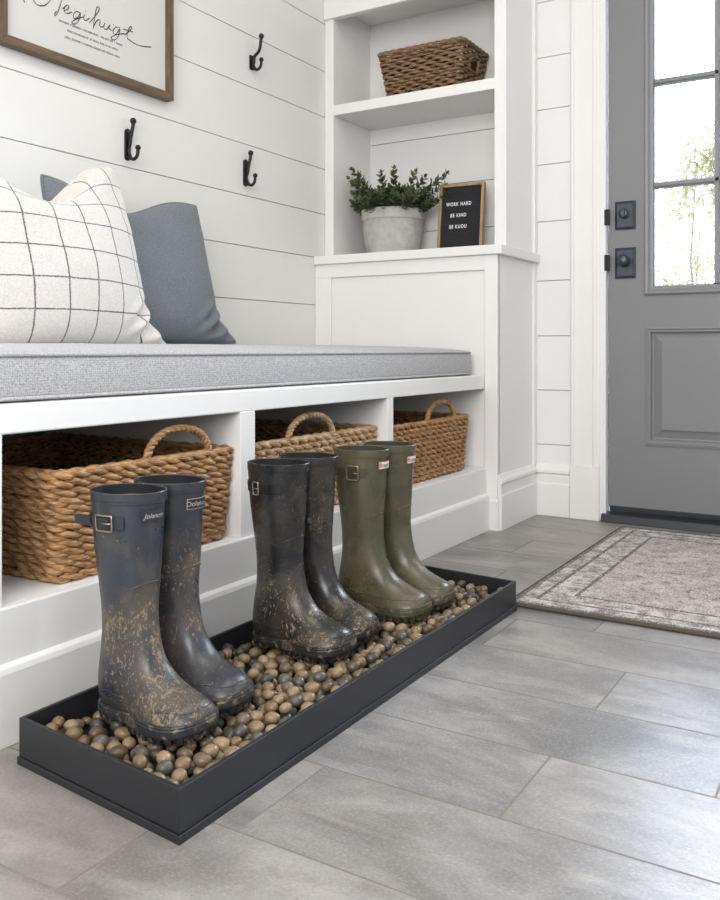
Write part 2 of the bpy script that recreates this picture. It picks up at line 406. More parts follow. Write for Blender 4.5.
# ------------------------------------------------------------------ floor
XW, YW = 3.06, 1.843            # door wall plane, bench wall plane
TW, TL, G = 0.1985, 0.60, 0.0017
row_joint = {0: 0.79, 1: 0.695, 2: 0.428, 3: 0.80, 4: 0.42, 5: 0.71, -1: 0.50, -2: 0.23, -3: 0.66, 6: 0.54, 7: 0.89, 8: 0.62, 9: 0.36, 10: 0.77, 11: 0.5, 12: 0.3}
fb = MB(); tones = []
fb.cur = 1
fb.add([(-1.6, -2.4, -0.0003), (3.14, -2.4, -0.0003), (3.14, 1.86, -0.0003), (-1.6, 1.86, -0.0003)], [(0, 1, 2, 3)]); tones.append(0)
fb.cur = 0
rr_ = random.Random(3)
for r in range(-12, 13):
    x0 = 0.648 + r * TW
    j = row_joint.get(r, (r * 0.237) % TL)
    y = j - math.ceil((j + 2.4) / TL) * TL
    while y < 1.86:
        a, b = max(y, -2.4) + G, min(y + TL, 1.86) - G
        xa, xb = max(x0, -1.6) + G, min(x0 + TW, 3.14) - G
        if b > a and xb > xa:
            fb.add([(xa, a, 0), (xb, a, 0), (xb, b, 0), (xa, b, 0)], [(0, 1, 2, 3)]); tones.append(rr_.random())
        y += TL
floor = struct(fb.build('floor', ['slate_tile', 'grout'])); tone_attr(floor, tones)

# ------------------------------------------------------------------ walls
def boards(mb, lines, plane, a, b, axis, zmax, thick=0.014, gap=0.0021):
    zs = [-0.01] + list(lines) + [zmax]
    for z0, z1 in zip(zs, zs[1:]):
        if z1 - z0 < 0.01: continue
        if axis == 'x': mb.box(a, b, plane, plane + thick, z0 + gap / 2, z1 - gap / 2)
        else: mb.box(plane, plane + thick, a, b, z0 + gap / 2, z1 - gap / 2)
CEIL = 2.62
wl = [0.06, 0.24, 0.415, 0.592, 0.769, 0.948, 1.117, 1.289, 1.488, 1.662, 1.843, 2.02, 2.2, 2.38]
mb = MB(); boards(mb, wl, YW, -1.6, XW + 0.1, 'x', CEIL)
struct(mb.build('wall_back', 'wall_paint_shaded', bevel=0.0012, seg=1))
mb = MB(); mb.box(-1.6, XW + 0.1, YW + 0.012, YW + 0.1, -0.01, CEIL); struct(mb.build('wall_back_sheathing', 'gap_grey'))
dl = [0.058, 0.256, 0.454, 0.651, 0.852, 1.068, 1.276, 1.477, 1.667, 1.87]
DY0, DY1, DTOP = -0.075, 0.846, 2.03          # door leaf
mb = MB(); boards(mb, dl, XW, 0.93, YW, 'y', DTOP + 0.05); boards(mb, dl, XW, -2.4, DY0 - 0.03, 'y', DTOP + 0.05)
boards(mb, [0.16, 0.36], XW, -2.4, YW, 'y', CEIL)
for q in range(len(mb.v)):
    pass
mb2 = MB(); boards(mb2, dl, XW, 0.93, YW, 'y', DTOP + 0.05); boards(mb2, dl, XW, -2.4, DY0 - 0.08, 'y', DTOP + 0.05)
for z0, z1 in ((DTOP + 0.053, 2.27), (2.273, 2.45), (2.453, CEIL)): mb2.box(XW, XW + 0.014, -2.4, YW, z0, z1)
struct(mb2.build('wall_front', 'entry_wall_paint', bevel=0.0012, seg=1))
mb = MB(); X1, X2 = XW + 0.012, XW + 0.12
mb.box(X1, X2, DY1 + 0.018, YW + 0.1, -0.01, CEIL); mb.box(X1, X2, -2.4, DY0 - 0.018, -0.01, CEIL); mb.box(X1, X2, DY0 - 0.018, DY1 + 0.018, DTOP + 0.03, CEIL)
struct(mb.build('wall_front_sheathing', 'gap_grey'))
mb = MB(); mb.box(-1.6, XW + 0.12, -2.4, YW + 0.1, CEIL, CEIL + 0.08); struct(mb.build('ceiling', 'ceiling_paint'))

# door casing and jamb (trim), baseboard of the door wall
def casing(mb, y0, y1, z0, z1):
    w = y1 - y0
    prof = [(0, 0), (0, 0.018), (0.006, 0.024), (0.012, 0.024), (0.017, 0.017), (0.03, 0.0165), (w - 0.024, 0.0165), (w - 0.02, 0.020), (w - 0.012, 0.020), (w - 0.006, 0.014), (w, 0.012), (w, 0)]
    mb.prism([(XW - d_, y1 - t_) for t_, d_ in prof], 'z', z0, z1)
mb = MB(); casing(mb, 0.872, 0.975, 0.190, DTOP + 0.02)
mb.box(XW - 0.0215, XW, 0.8715, 0.9755, 0, 0.190)
struct(mb.build('trim_1', 'white_paint', bevel=0.001, seg=1))
mb = MB(); casing(mb, DY0 - 0.13, DY0 - 0.027, 0, DTOP + 0.02); mb.box(XW - 0.024, XW, DY0 - 0.13, 0.975, DTOP + 0.02, DTOP + 0.13)
struct(mb.build('trim_2', 'white_paint', bevel=0.001, seg=1))
mb = MB()
mb.box(XW - 0.012, XW + 0.11, DY1 + 0.004, 0.872, 0, DTOP + 0.02); mb.box(XW - 0.012, XW + 0.11, DY0 - 0.028, DY0 - 0.004, 0, DTOP + 0.02)
mb.box(XW - 0.012, XW + 0.11, DY0 - 0.028, 0.872, DTOP + 0.004, DTOP + 0.03)
struct(mb.build('trim_3', 'white_paint', bevel=0.0015, seg=1))
def base_profile(t=0.016):
    return [(0, 0), (t, 0), (t, 0.115), (t - 0.003, 0.121), (t - 0.003, 0.146), (t - 0.006, 0.15), (t + 0.002, 0.156), (t + 0.002, 0.166), (t - 0.006, 0.176), (t - 0.010, 0.186), (0, 0.186)]
mb = MB(); mb.prism([(XW - d_, z_) for d_, z_ in base_profile()], 'y', 0.978, 1.112)
struct(mb.build('baseboard_front', 'white_paint', bevel=0.0008, seg=1))
mb = MB()
mb.prism([(XW - 0.028, 0), (XW - 0.02, 0.026), (XW + 0.012, 0.034), (XW + 0.13, 0.034), (XW + 0.13, 0)], 'y', DY0 - 0.003, 0.864)
struct(mb.build('trim_4', 'sill_rubber', bevel=0.002, seg=2))

# ------------------------------------------------------------------ front door
door = thing('door_1', (XW + 0.012, 0, 0), None, None, kind='structure')
FX, TX = 0.0, 0.044                 # local x of the room-side face and thickness
zb = 0.05
gy0, gy1, gz0, gz1 = 0.06, 0.706, 0.805, 1.88       # lite opening
py0, py1, pz0, pz1 = 0.06, 0.708, 0.285, 0.668      # lower panel
mb = MB()
mb.box(FX, TX, gy1, DY1, zb, DTOP); mb.box(FX, TX, DY0, gy0, zb, DTOP)
mb.box(FX, TX, gy0, gy1, gz1, DTOP); mb.box(FX, TX, gy0, gy1, pz1, gz0); mb.box(FX, TX, gy0, gy1, zb, pz0)
mb.box(FX + 0.02, TX, gy0 - 0.005, gy1 + 0.005, pz0 - 0.005, pz1 + 0.005)
mb.build('door_leaf', 'door_paint', door, bevel=0.0)
def frame_prof(mb, y0, y1, z0, z1, prof):
    """moulding swept round a rectangle; prof: (inset from the edge, local x)"""
    mb.rings([[(x_, y0 + i_, z0 + i_), (x_, y1 - i_, z0 + i_), (x_, y1 - i_, z1 - i_), (x_, y0 + i_, z1 - i_)] for i_, x_ in prof])
mb = MB(); frame_prof(mb, py0, py1, pz0, pz1, [(-0.012, 0.0), (-0.012, -0.005), (-0.004, -0.007), (0.0, -0.003), (0.006, -0.003), (0.009, 0.011), (0.014, 0.013), (0.040, 0.006), (0.041, -0.001), (0.043, -0.002)])
mb.add([(-0.002, py0 + 0.043, pz0 + 0.043), (-0.002, py1 - 0.043, pz0 + 0.043), (-0.002, py1 - 0.043, pz1 - 0.043), (-0.002, py0 + 0.043, pz1 - 0.043)], [(0, 1, 2, 3)])
mb.build('raised_panel', 'door_paint', door)
mb = MB(); frame_prof(mb, gy0, gy1, gz0, gz1, [(-0.016, 0.0), (-0.016, -0.008), (-0.011, -0.012), (-0.004, -0.011), (0.004, -0.004), (0.012, -0.003), (0.017, 0.006), (0.017, 0.04), (-0.016, 0.046)])
mb.build('lite_frame', 'door_paint', door)
iy0, iy1, iz0, iz1 = gy0 + 0.017, gy1 - 0.017, gz0 + 0.017, gz1 - 0.017
ny, nz, bw = 3, 3, 0.021
pw = (iy1 - iy0 - (ny - 1) * bw) / ny; ph = (iz1 - iz0 - (nz - 1) * bw) / nz
mbar = [(-bw / 2, 0.02), (-bw / 2, 0.006), (-bw / 4, -0.003), (bw / 4, -0.003), (bw / 2, 0.006), (bw / 2, 0.02), (bw / 2, 0.034), (bw / 4, 0.042), (-bw / 4, 0.042), (-bw / 2, 0.034)]
for i in range(1, ny):
    yc = iy0 + i * (pw + bw) - bw / 2; mb = MB(); mb.prism([(x_, yc + t_) for t_, x_ in mbar], 'z', iz0, iz1); mb.build('muntin', 'door_paint', door)
for i in range(1, nz):
    zc = iz0 + i * (ph + bw) - bw / 2; mb = MB(); mb.prism([(x_, zc + t_) for t_, x_ in mbar], 'y', iy0, iy1); mb.build('muntin', 'door_paint', door)
for i in range(ny):
    for j in range(nz):
        y_, z_ = iy0 + i * (pw + bw), iz0 + j * (ph + bw)
        mb = MB(); mb.box(0.019, 0.023, y_ - 0.003, y_ + pw + 0.003, z_ - 0.003, z_ + ph + 0.003); mb.build('pane', 'window_glass', door)
mb = MB(); mb.box(-0.004, TX, DY0 + 0.004, DY1 - 0.004, 0.036, zb + 0.004); mb.build('door_sweep', 'sill_rubber', door, bevel=0.002)
def lock_plate(name, z0, z1, knob):
    y0, y1 = 0.752, 0.822
    mb = MB(); mb.rings([[(x_, y0 + i_, z0 + i_), (x_, y1 - i_, z0 + i_), (x_, y1 - i_, z1 - i_), (x_, y0 + i_, z1 - i_)] for i_, x_ in [(0, 0), (0, -0.006), (0.007, -0.010), (0.009, -0.009)]], cap1=True)
    pl = mb.build(name, 'aged_bronze', door)
    yc, zc = (y0 + y1) / 2, (z0 + z1) / 2
    prof = [(0.019, 0.009), (0.019, 0.014), (0.014, 0.017), (0.012, 0.022)] if not knob else [(0.013, 0.009), (0.012, 0.018), (0.017, 0.024), (0.021, 0.031), (0.020, 0.040), (0.013, 0.046)]
    prof = prof + [(1e-4, prof[-1][1] + 0.001)]
    mb = MB(); mb.rings([[(-h_, yc + 0.002 + r_ * math.cos(2 * PI * j / 24), zc + 0.006 + r_ * math.sin(2 * PI * j / 24)) for j in range(24)] for r_, h_ in prof])
    if not knob: mb.box(-0.032, -0.018, yc - 0.003, yc + 0.006, zc - 0.008, zc + 0.018)
    mb.build('door_knob' if knob else 'thumb_turn', 'aged_bronze', pl, smooth=knob)
lock_plate('deadbolt_plate', 1.020, 1.118, False)
lock_plate('knob_plate', 0.850, 0.956, True)
for zc in (1.064, 0.905):
    mb = MB(); mb.box(-0.026, -0.010, 0.838, 0.855, zc - 0.028, zc + 0.028); mb.build('strike_plate', 'black_metal', door, bevel=0.002)

# ------------------------------------------------------------------ built-in shelf tower
TY, TXF, UX = 1.112, 2.70, 2.766          # room-side plane, lower face, upper face
tower = thing('shelf_tower', (2.88, 1.48, 0), 'white built-in shelf tower with open shelves above a panelled base cabinet', 'cabinet')
def tbuild(mb, name, **kw):
    o = mb.build(name, 'white_paint', tower, **kw)
    o.matrix_parent_inverse = Matrix.Translation(tower.location).inverted(); return o
mb = MB()     # lower carcass: side, face frame and recessed panel
mb.box(TXF + 0.012, XW - 0.001, TY, TY + 0.02, 0, 0.918)
mb.box(TXF, TXF + 0.02, TY, 1.158, 0, 0.918); mb.box(TXF, TXF + 0.02, 1.158, YW - 0.001, 0.868, 0.918)
mb.box(TXF, TXF + 0.02, 1.772, YW - 0.001, 0.207, 0.868)
mb.box(TXF + 0.008, TXF + 0.02, 1.158, 1.772, 0.0, 0.868)
mb.box(3.030, XW - 0.001, TY - 0.008, TY + 0.01, 0.18, 0.918)
tbuild(mb, 'base_cabinet', bevel=0.0018, seg=2)
mb = MB(); mb.box(TXF - 0.012, XW - 0.001, TY - 0.020, YW - 0.001, 0.918, 0.950); tbuild(mb, 'ledge', bevel=0.003)
mb = MB()
bp = base_profile(0.014)
mb.prism([(TY - d_, z_) for d_, z_ in bp], 'x', TXF + 0.006, XW - 0.018)
mb.prism([(TXF - d_ + 0.004, z_) for d_, z_ in [(0, 0), (0.008, 0), (0.008, 0.098), (0.004, 0.104), (0, 0.104)]], 'y', TY - 0.004, 1.156)
tbuild(mb, 'plinth', bevel=0.001, seg=1)
mb = MB(); mb.box(UX + 0.004, XW - 0.001, TY, TY + 0.036, 0.950, CEIL - 0.001); mb.box(UX, UX + 0.02, TY - 0.004, 1.150, 0.950, CEIL - 0.001)
mb.box(3.030, XW - 0.001, TY - 0.010, TY + 0.01, 0.950, CEIL - 0.001)
tbuild(mb, 'side_panel', bevel=0.0018)
mb = MB(); mb.box(UX + 0.002, XW - 0.001, 1.8035, YW - 0.001, 0.950, CEIL - 0.001); mb.box(UX, UX + 0.02, 1.803, YW - 0.001, 0.950, CEIL - 0.001)
tbuild(mb, 'side_panel', bevel=0.0018)
mb = MB(); mb.box(UX + 0.001, XW - 0.001, 1.148, 1.804, 1.490, 1.528); tbuild(mb, 'shelf', bevel=0.002)
mb = MB(); mb.box(UX + 0.02, XW - 0.001, 1.148, 1.804, 1.915, 1.95); mb.box(UX - 0.012, UX + 0.02, TY - 0.006, YW - 0.001, 1.855, 2.1); tbuild(mb, 'header', bevel=0.003)

mb = MB()
for z0, z1 in ((0.951, 1.062), (1.064, 1.238), (1.240, 1.428), (1.430, 1.491), (1.527, 1.92)): mb.box(3.040, XW - 0.001, 1.148, 1.804, z0, z1)
tbuild(mb, 'back_panel', bevel=0.001, seg=1)

# ------------------------------------------------------------------ built-in bench
bench = thing('storage_bench', (1.7, 1.5, 0), 'white built-in bench with open cubbies holding baskets along the plank wall', 'bench')
def bbuild(mb, name, mat='white_paint', **kw):
    o = mb.build(name, mat, bench, **kw); o.matrix_parent_inverse = Matrix.Translation(bench.location).inverted(); return o
BX0, BX1 = -0.3, TXF - 0.001
mb = MB(); mb.box(BX0, BX1, 1.158, YW - 0.001, 0.470, 0.516); bbuild(mb, 'seat_board', bevel=0.003)
mb = MB(); mb.box(BX0, BX1, 1.169, YW - 0.001, 0.172, 0.2068); bbuild(mb, 'cubby_floor')
mb = MB(); mb.box(BX0, BX1, 1.150, 1.170, 0.0, 0.207); bbuild(mb, 'riser', bevel=0.003)
mb = MB(); mb.prism([(1.152, 0), (1.138, 0), (1.138, 0.110), (1.141, 0.118), (1.152, 0.124)], 'x', BX0, BX1 - 0.001); bbuild(mb, 'plinth', bevel=0.001, seg=1)
for x0, x1 in ((0.80, 0.851), (1.422, 1.471), (2.044, 2.077), (0.1, 0.14)):
    mb = MB(); mb.box(x0, x1, 1.158, YW - 0.001, 0.2065, 0.471); bbuild(mb, 'divider', bevel=0.002)

# ------------------------------------------------------------------ seat cushion
cush = thing('seat_cushion', (1.19, 1.51, 0.5165), 'long light grey upholstered seat cushion lying on the white bench', 'cushion')
L, D, HH = 1.50, 0.325, 0.080
def crx(px, py): # crown of the top
    return 0.016 * max(0, 1 - (py / D) ** 4) * max(0, 1 - (px / L) ** 12)
def rrect(hx, hy, r, n=6):
    pts = []
    for cx, cy, a0 in ((hx - r, hy - r, 0), (-hx + r, hy - r, 90), (-hx + r, -hy + r, 180), (hx - r, -hy + r, 270)):
        for i in range(n + 1): a = math.radians(a0 + 90 * i / n); pts.append((cx + r * math.cos(a), cy + r * math.sin(a)))
    return pts
def subdiv_loop(pts, step):
    res = []
    for i, p in enumerate(pts):
        q = pts[(i + 1) % len(pts)]; d_ = math.hypot(q[0] - p[0], q[1] - p[1]); n = max(1, int(d_ / step))
        for j in range(n): res.append((p[0] + (q[0] - p[0]) * j / n, p[1] + (q[1] - p[1]) * j / n))
    return res
base = subdiv_loop(rrect(L, D, 0.05), 0.04)
rings = []
for ins, z in [(0.10, 0.0), (0.012, 0.0), (0.004, 0.004), (0.0, 0.014), (-0.002, 0.04), (0.0, 0.066), (0.004, 0.076), (0.010, 0.081), (0.05, 0.088), (0.12, 0.093), (0.20, 0.096), (0.29, 0.098)]:
    ring = []
    for x, y in base:
        sx = (L - ins) / L; sy = (D - ins) / D
        wob = 0.0016 * noise.noise(Vector((x * 7, y * 7, z * 20)))
        ring.append((x * sx, y * sy, z + wob))
    rings.append(ring)
mb = MB(); mb.rings(rings, cap0=True, cap1=True); mb.build('cushion_body', 'cushion_fabric', cush, smooth=True)
for zz in (0.006, 0.0755):
    mb = MB(); mb.tube([(x * (L - 0.001) / L, y * (D - 0.001) / D, zz) for x, y in base], 0.0032, 6, closed=True); mb.build('piping', 'cushion_fabric', cush, smooth=True)

# ------------------------------------------------------------------ throw pillows
def pillow(name, loc, rot, sw, s, T, mat, label, sag, seed, ears=0.10, piping=None, grp=None, corner=None, lean=0.0, dip=0.05, dipw=0.42, rnd=0.1, cg=0.07):
    N = 56
    root = thing(name, loc, label, 'pillow', grp); root.rotation_euler = rot
    def edge(u, v):
        ex = ears * (1 - abs(v) ** 1.7) * abs(u) ** 3; ez = ears * (1 - abs(u) ** 1.7) * abs(v) ** 3 * (1 if v > 0 else 0.15)
        x = sw * u * (1 - ex) - lean * v; z = s * v * (1 - ez)
        if v > 0: z -= sag * math.exp(-((u - dip) / dipw) ** 2) * v ** 2.2 * s
        if corner:
            g = math.exp(-((u - 1) ** 2 + (v + 1) ** 2) / cg); x += corner[0] * g; z += corner[1] * g
        return x, z
    mb = MB(); vs_ = {}; uvs = []
    def P(i, j, side):
        u = -1 + 2 * i / N; v = -1 + 2 * j / N
        u = math.sin(u * PI / 2) * 0.55 + u * 0.45; v = math.sin(v * PI / 2) * 0.55 + v * 0.45
        x, z = edge(u * math.sqrt(1 - rnd * v * v * v * v / 2), v * math.sqrt(1 - rnd * u * u * u * u / 2))
        t = T * max(0, (1 - u * u) * (1 - v * v)) ** 0.42 * (1 + 0.25 * -v)
        # wrinkles that run out of the corners
        a = math.atan2(v, u); rad = math.hypot(u, v)
        wr = 0.006 * math.sin(a * 22 + seed) * max(0, rad - 0.75) * (1 - max(abs(u), abs(v)) ** 8)
        wr += 0.008 * noise.noise(Vector((u * 2.2 + seed, v * 2.2, side))) * (1 - max(abs(u), abs(v)) ** 4)
        if corner:
            g = math.exp(-((u - 0.86) ** 2 + (v + 0.78) ** 2) / 0.05)
            wr += 0.018 * g * math.sin((u * 0.9 - v * 1.1) * 26) * (1 - max(abs(u), abs(v)) ** 10)
        return (x, side * (t + wr), z), (0.5 + 0.5 * u, 0.5 + 0.5 * v)
    for side in (-1, 1):
        o0 = len(mb.v); pts = []
        for i in range(N + 1):
            for j in range(N + 1):
                p, uv = P(i, j, side); pts.append(p); uvs.append(uv)
        fs = []
        for i in range(N):
            for j in range(N):
                q = (i * (N + 1) + j, (i + 1) * (N + 1) + j, (i + 1) * (N + 1) + j + 1, i * (N + 1) + j + 1)
                fs.append(q if side < 0 else q[::-1])
        mb.add(pts, fs)
    o = mb.build('pillow_cover', mat, root, smooth=True)
    ul = o.data.uv_layers.new(name='UVMap')
    for lp in o.data.loops: ul.data[lp.index].uv = uvs[lp.vertex_index]
    loop = []
    for i in range(N): loop.append((i, 0))
    for j in range(N): loop.append((N, j))
    for i in range(N, 0, -1): loop.append((i, N))
    for j in range(N, 0, -1): loop.append((0, j))
    mb = MB(); mb.tube([P(i, j, 1)[0] for i, j in loop], 0.0028 if piping is None else piping, 6, closed=True); mb.build('seam', mat, root, smooth=True)
    return root
pillow('throw_pillow', (1.652, 1.690, 0.822), (math.radians(-9), 0, 0), 0.282, 0.208, 0.065, 'slate_fabric',
       'slate blue-grey throw pillow leaning on the plank wall, half hidden behind the windowpane pillow', 0.30, 3.0, 0.06, 0.004, 'throw pillows on the bench', corner=(0.085, -0.004), lean=0.014, rnd=0.18, dip=-0.1, dipw=0.5, cg=0.05)
pillow('throw_pillow', (1.254, 1.550, 0.822), (math.radians(-10), 0, math.radians(4)), 0.256, 0.228, 0.095, 'plaid_fabric',
       'cream throw pillow with thin black windowpane check at the left end of the bench', 0.80, 8.0, 0.06, None, 'throw pillows on the bench', corner=(0.10, -0.012), lean=0.012, dip=-0.14, dipw=0.52, rnd=0.10, cg=0.040)

# ------------------------------------------------------------------ framed print
PX0, PX1, PZ0, PZ1 = 1.326, 1.916, 1.338, 2.05
pic = thing('framed_print', (1.648, YW, PZ0), 'walnut-framed script lettering print hanging high on the white plank wall', 'picture')
def pbuild(mb, name, mat, parent=pic, **kw):
    o = mb.build(name, mat, parent, **kw); o.matrix_parent_inverse = Matrix.Translation(pic.location).inverted(); return o
yf, yb, fw_ = YW - 0.030, YW - 0.001, 0.022
def bar(p, mat):
    mb = MB(); n = 4
    mb.add([(x, yf, z) for x, z in p] + [(x, yb, z) for x, z in p], [(0, 1, 2, 3), (7, 6, 5, 4)] + [(i, i + 4, (i + 1) % 4 + 4, (i + 1) % 4) for i in range(4)])
    pbuild(mb, 'frame_bar', mat, bevel=0.0015)
bar([(PX0, PZ0), (PX1, PZ0), (PX1 - fw_, PZ0 + fw_), (PX0 + fw_, PZ0 + fw_)], 'walnut')
bar([(PX0, PZ1), (PX1, PZ1), (PX1 - fw_, PZ1 - fw_), (PX0 + fw_, PZ1 - fw_)][::-1], 'walnut')
bar([(PX0, PZ0), (PX0 + fw_, PZ0 + fw_), (PX0 + fw_, PZ1 - fw_), (PX0, PZ1)], 'walnut_upright')
bar([(PX1, PZ0), (PX1, PZ1), (PX1 - fw_, PZ1 - fw_), (PX1 - fw_, PZ0 + fw_)], 'walnut_upright')
mb = MB(); mb.box(PX0 + fw_ - 0.002, PX1 - fw_ + 0.002, YW - 0.016, YW - 0.002, PZ0 + fw_ - 0.002, PZ1 - fw_ + 0.002)
paper = pbuild(mb, 'print', 'art_paper')
# handwriting: strokes written in a small design grid laid on the sheet (x right, y down)
f_, hv, cu_ = 870.0, 350.0, 360.0
Fv = Vector((math.cos(YAW), math.sin(YAW), 0)); Rv = Vector((math.sin(YAW), -math.cos(YAW), 0))
def sheet(px, py):
    d_ = Fv + Rv * ((px / 4 - cu_) / f_) + Vector((0, 0, 1)) * ((hv - py / 4) / f_)
    t_ = (YW - 0.0172) / d_.y
    return Vector((d_.x * t_, YW - 0.0172, 0.6 + d_.z * t_))
strokes = [
    [(92, -14), (96, 4), (99, 10)], [(128, -22), (136, 4), (152, 20), (174, 23), (194, 10), (208, -14)],
    [(252, -22), (246, 4), (238, 30), (230, 52), (222, 62), (219, 55), (226, 44)],
    [(258, 42), (272, 36), (276, 26), (268, 20), (258, 30), (258, 46), (270, 54), (288, 48)],
    [(320, 50), (306, 46), (294, 58), (298, 74), (312, 68), (322, 50), (318, 74), (308, 92), (294, 96), (288, 88), (306, 76), (332, 68)],
    [(338, 58), (335, 74), (342, 82), (358, 72)], [(357, 92), (384, 60), (398, 36), (394, 27), (386, 34), (378, 76), (373, 114)],
    [(375, 104), (390, 80), (401, 82), (399, 100), (406, 108), (416, 102)], [(420, 92), (415, 110), (426, 118), (440, 100), (437, 114), (446, 121)],
    [(480, 112), (464, 108), (452, 124), (462, 138), (479, 116), (472, 148), (456, 160), (445, 150), (468, 138), (498, 134)],
    [(498, 140), (520, 122), (528, 108), (520, 108), (510, 130), (510, 152), (524, 164), (552, 180), (580, 186), (606, 188)],
    [(494, 116), (512, 122), (532, 128)], [(299, 36), (301, 39)], [(342, 42), (344, 45)], [(256, 30), (251, 34)], [(452, 98), (456, 100)]]
for si, st_ in enumerate(strokes):
    pts = [sheet(*p) for p in catmull(st_, 6)]
    mb = MB(); r_ = [0.0008 + 0.0006 * abs(math.sin(i * 0.21 + si)) for i in range(len(pts))]
    mb.tube(pts, r_, 6, flat=0.3, up=(1, 0, 0)); pbuild(mb, 'script_stroke', 'ink', smooth=True)
rs = random.Random(11)
for (ax, ay), (bx, by) in (((236, 84), (490, 178)), ((270, 125), (470, 196)), ((260, 148), (484, 229))):
    A, B = sheet(ax, ay), sheet(bx, by); mb = MB(); x = A.x; zc = (A.z + B.z) / 2
    while x < B.x:
        w_ = rs.uniform(0.0018, 0.0034); h_ = 0.0026
        if rs.random() > 0.14:
            mb.box(x, x + 0.0008, A.y, A.y + 0.0008, zc - h_, zc + h_)
            if rs.random() > 0.35: zt = zc + rs.choice((-h_, h_ - 0.0009, -0.0004)); mb.box(x, x + w_ * 0.8, A.y, A.y + 0.0008, zt, zt + 0.0009)
        x += w_
    pbuild(mb, 'small_print', 'ink_grey')

# ------------------------------------------------------------------ coat hooks
def coat_hook(x, z, long_plate, label):
    r = thing('coat_hook', (x, YW, z), label, 'hook', 'black coat hooks on the plank wall')
    h_ = 0.045 if long_plate else 0.024
    mb = MB(); w_ = 0.0105
    pts = [(w_ * math.cos(a) if abs(math.cos(a)) > .01 else 0, (h_ - w_) * (1 if math.sin(a) > 0 else -1) + w_ * math.sin(a)) for a in [PI * 2 * (i + 0.5) / 20 for i in range(20)]]
    if not long_plate: pts = [(w_ * sx, h_ * sz) for sx, sz in ((1, .9), (.8, 1), (-.8, 1), (-1, .9), (-1, -.9), (-.8, -1), (.8, -1), (1, -.9))]
    mb.prism(pts, 'y', -0.006, 0); mb.build('back_plate', 'black_metal', r, bevel=0.0012)
    for zz in ((h_ - 0.010), -(h_ - 0.010)):
        mb = MB(); mb.sphere((0, -0.006, zz), 0.0042, 10, 6, (1, 0.5, 1)); mb.build('screw', 'aged_bronze', r, smooth=True)
    up_ = 0.060 if long_plate else 0.078; oy = 1.0 if long_plate else 1.75
    pts = catmull([(0, -0.005, -0.012), (0, -0.012, 0.0), (0, -0.015, 0.018), (0, -0.020 * oy, 0.036), (0, -0.024 * oy, up_ - 0.010), (0, -0.025 * oy, up_)], 6)
    mb = MB(); mb.tube(pts, 0.0052, 10); mb.build('upper_arm', 'black_metal', r, smooth=True)
    mb = MB(); mb.sphere((0, -0.025 * oy, up_ + 0.004), 0.0092); mb.build('ball_tip', 'black_metal', r, smooth=True)
    lo = -0.030 if long_plate else -0.014
    pts = catmull([(0, -0.004, lo + 0.022), (0, -0.010, lo + 0.004), (0, -0.018, lo - 0.010), (0, -0.030, lo - 0.013), (0, -0.041, lo - 0.004), (0, -0.044, lo + 0.014)], 6)
    mb = MB(); mb.tube(pts, 0.0050, 10); mb.build('lower_arm', 'black_metal', r, smooth=True)
    mb = MB(); mb.sphere((0, -0.044, lo + 0.017), 0.0080); mb.build('ball_tip', 'black_metal', r, smooth=True)
coat_hook(1.758, 1.180, True, 'black double coat hook nearest the framed print, above the pillows')
coat_hook(2.285, 1.192, True, 'black double coat hook with long plate, lower of the two near the shelf tower')
coat_hook(2.318, 1.570, False, 'black double coat hook with short plate, highest of the three on the wall')

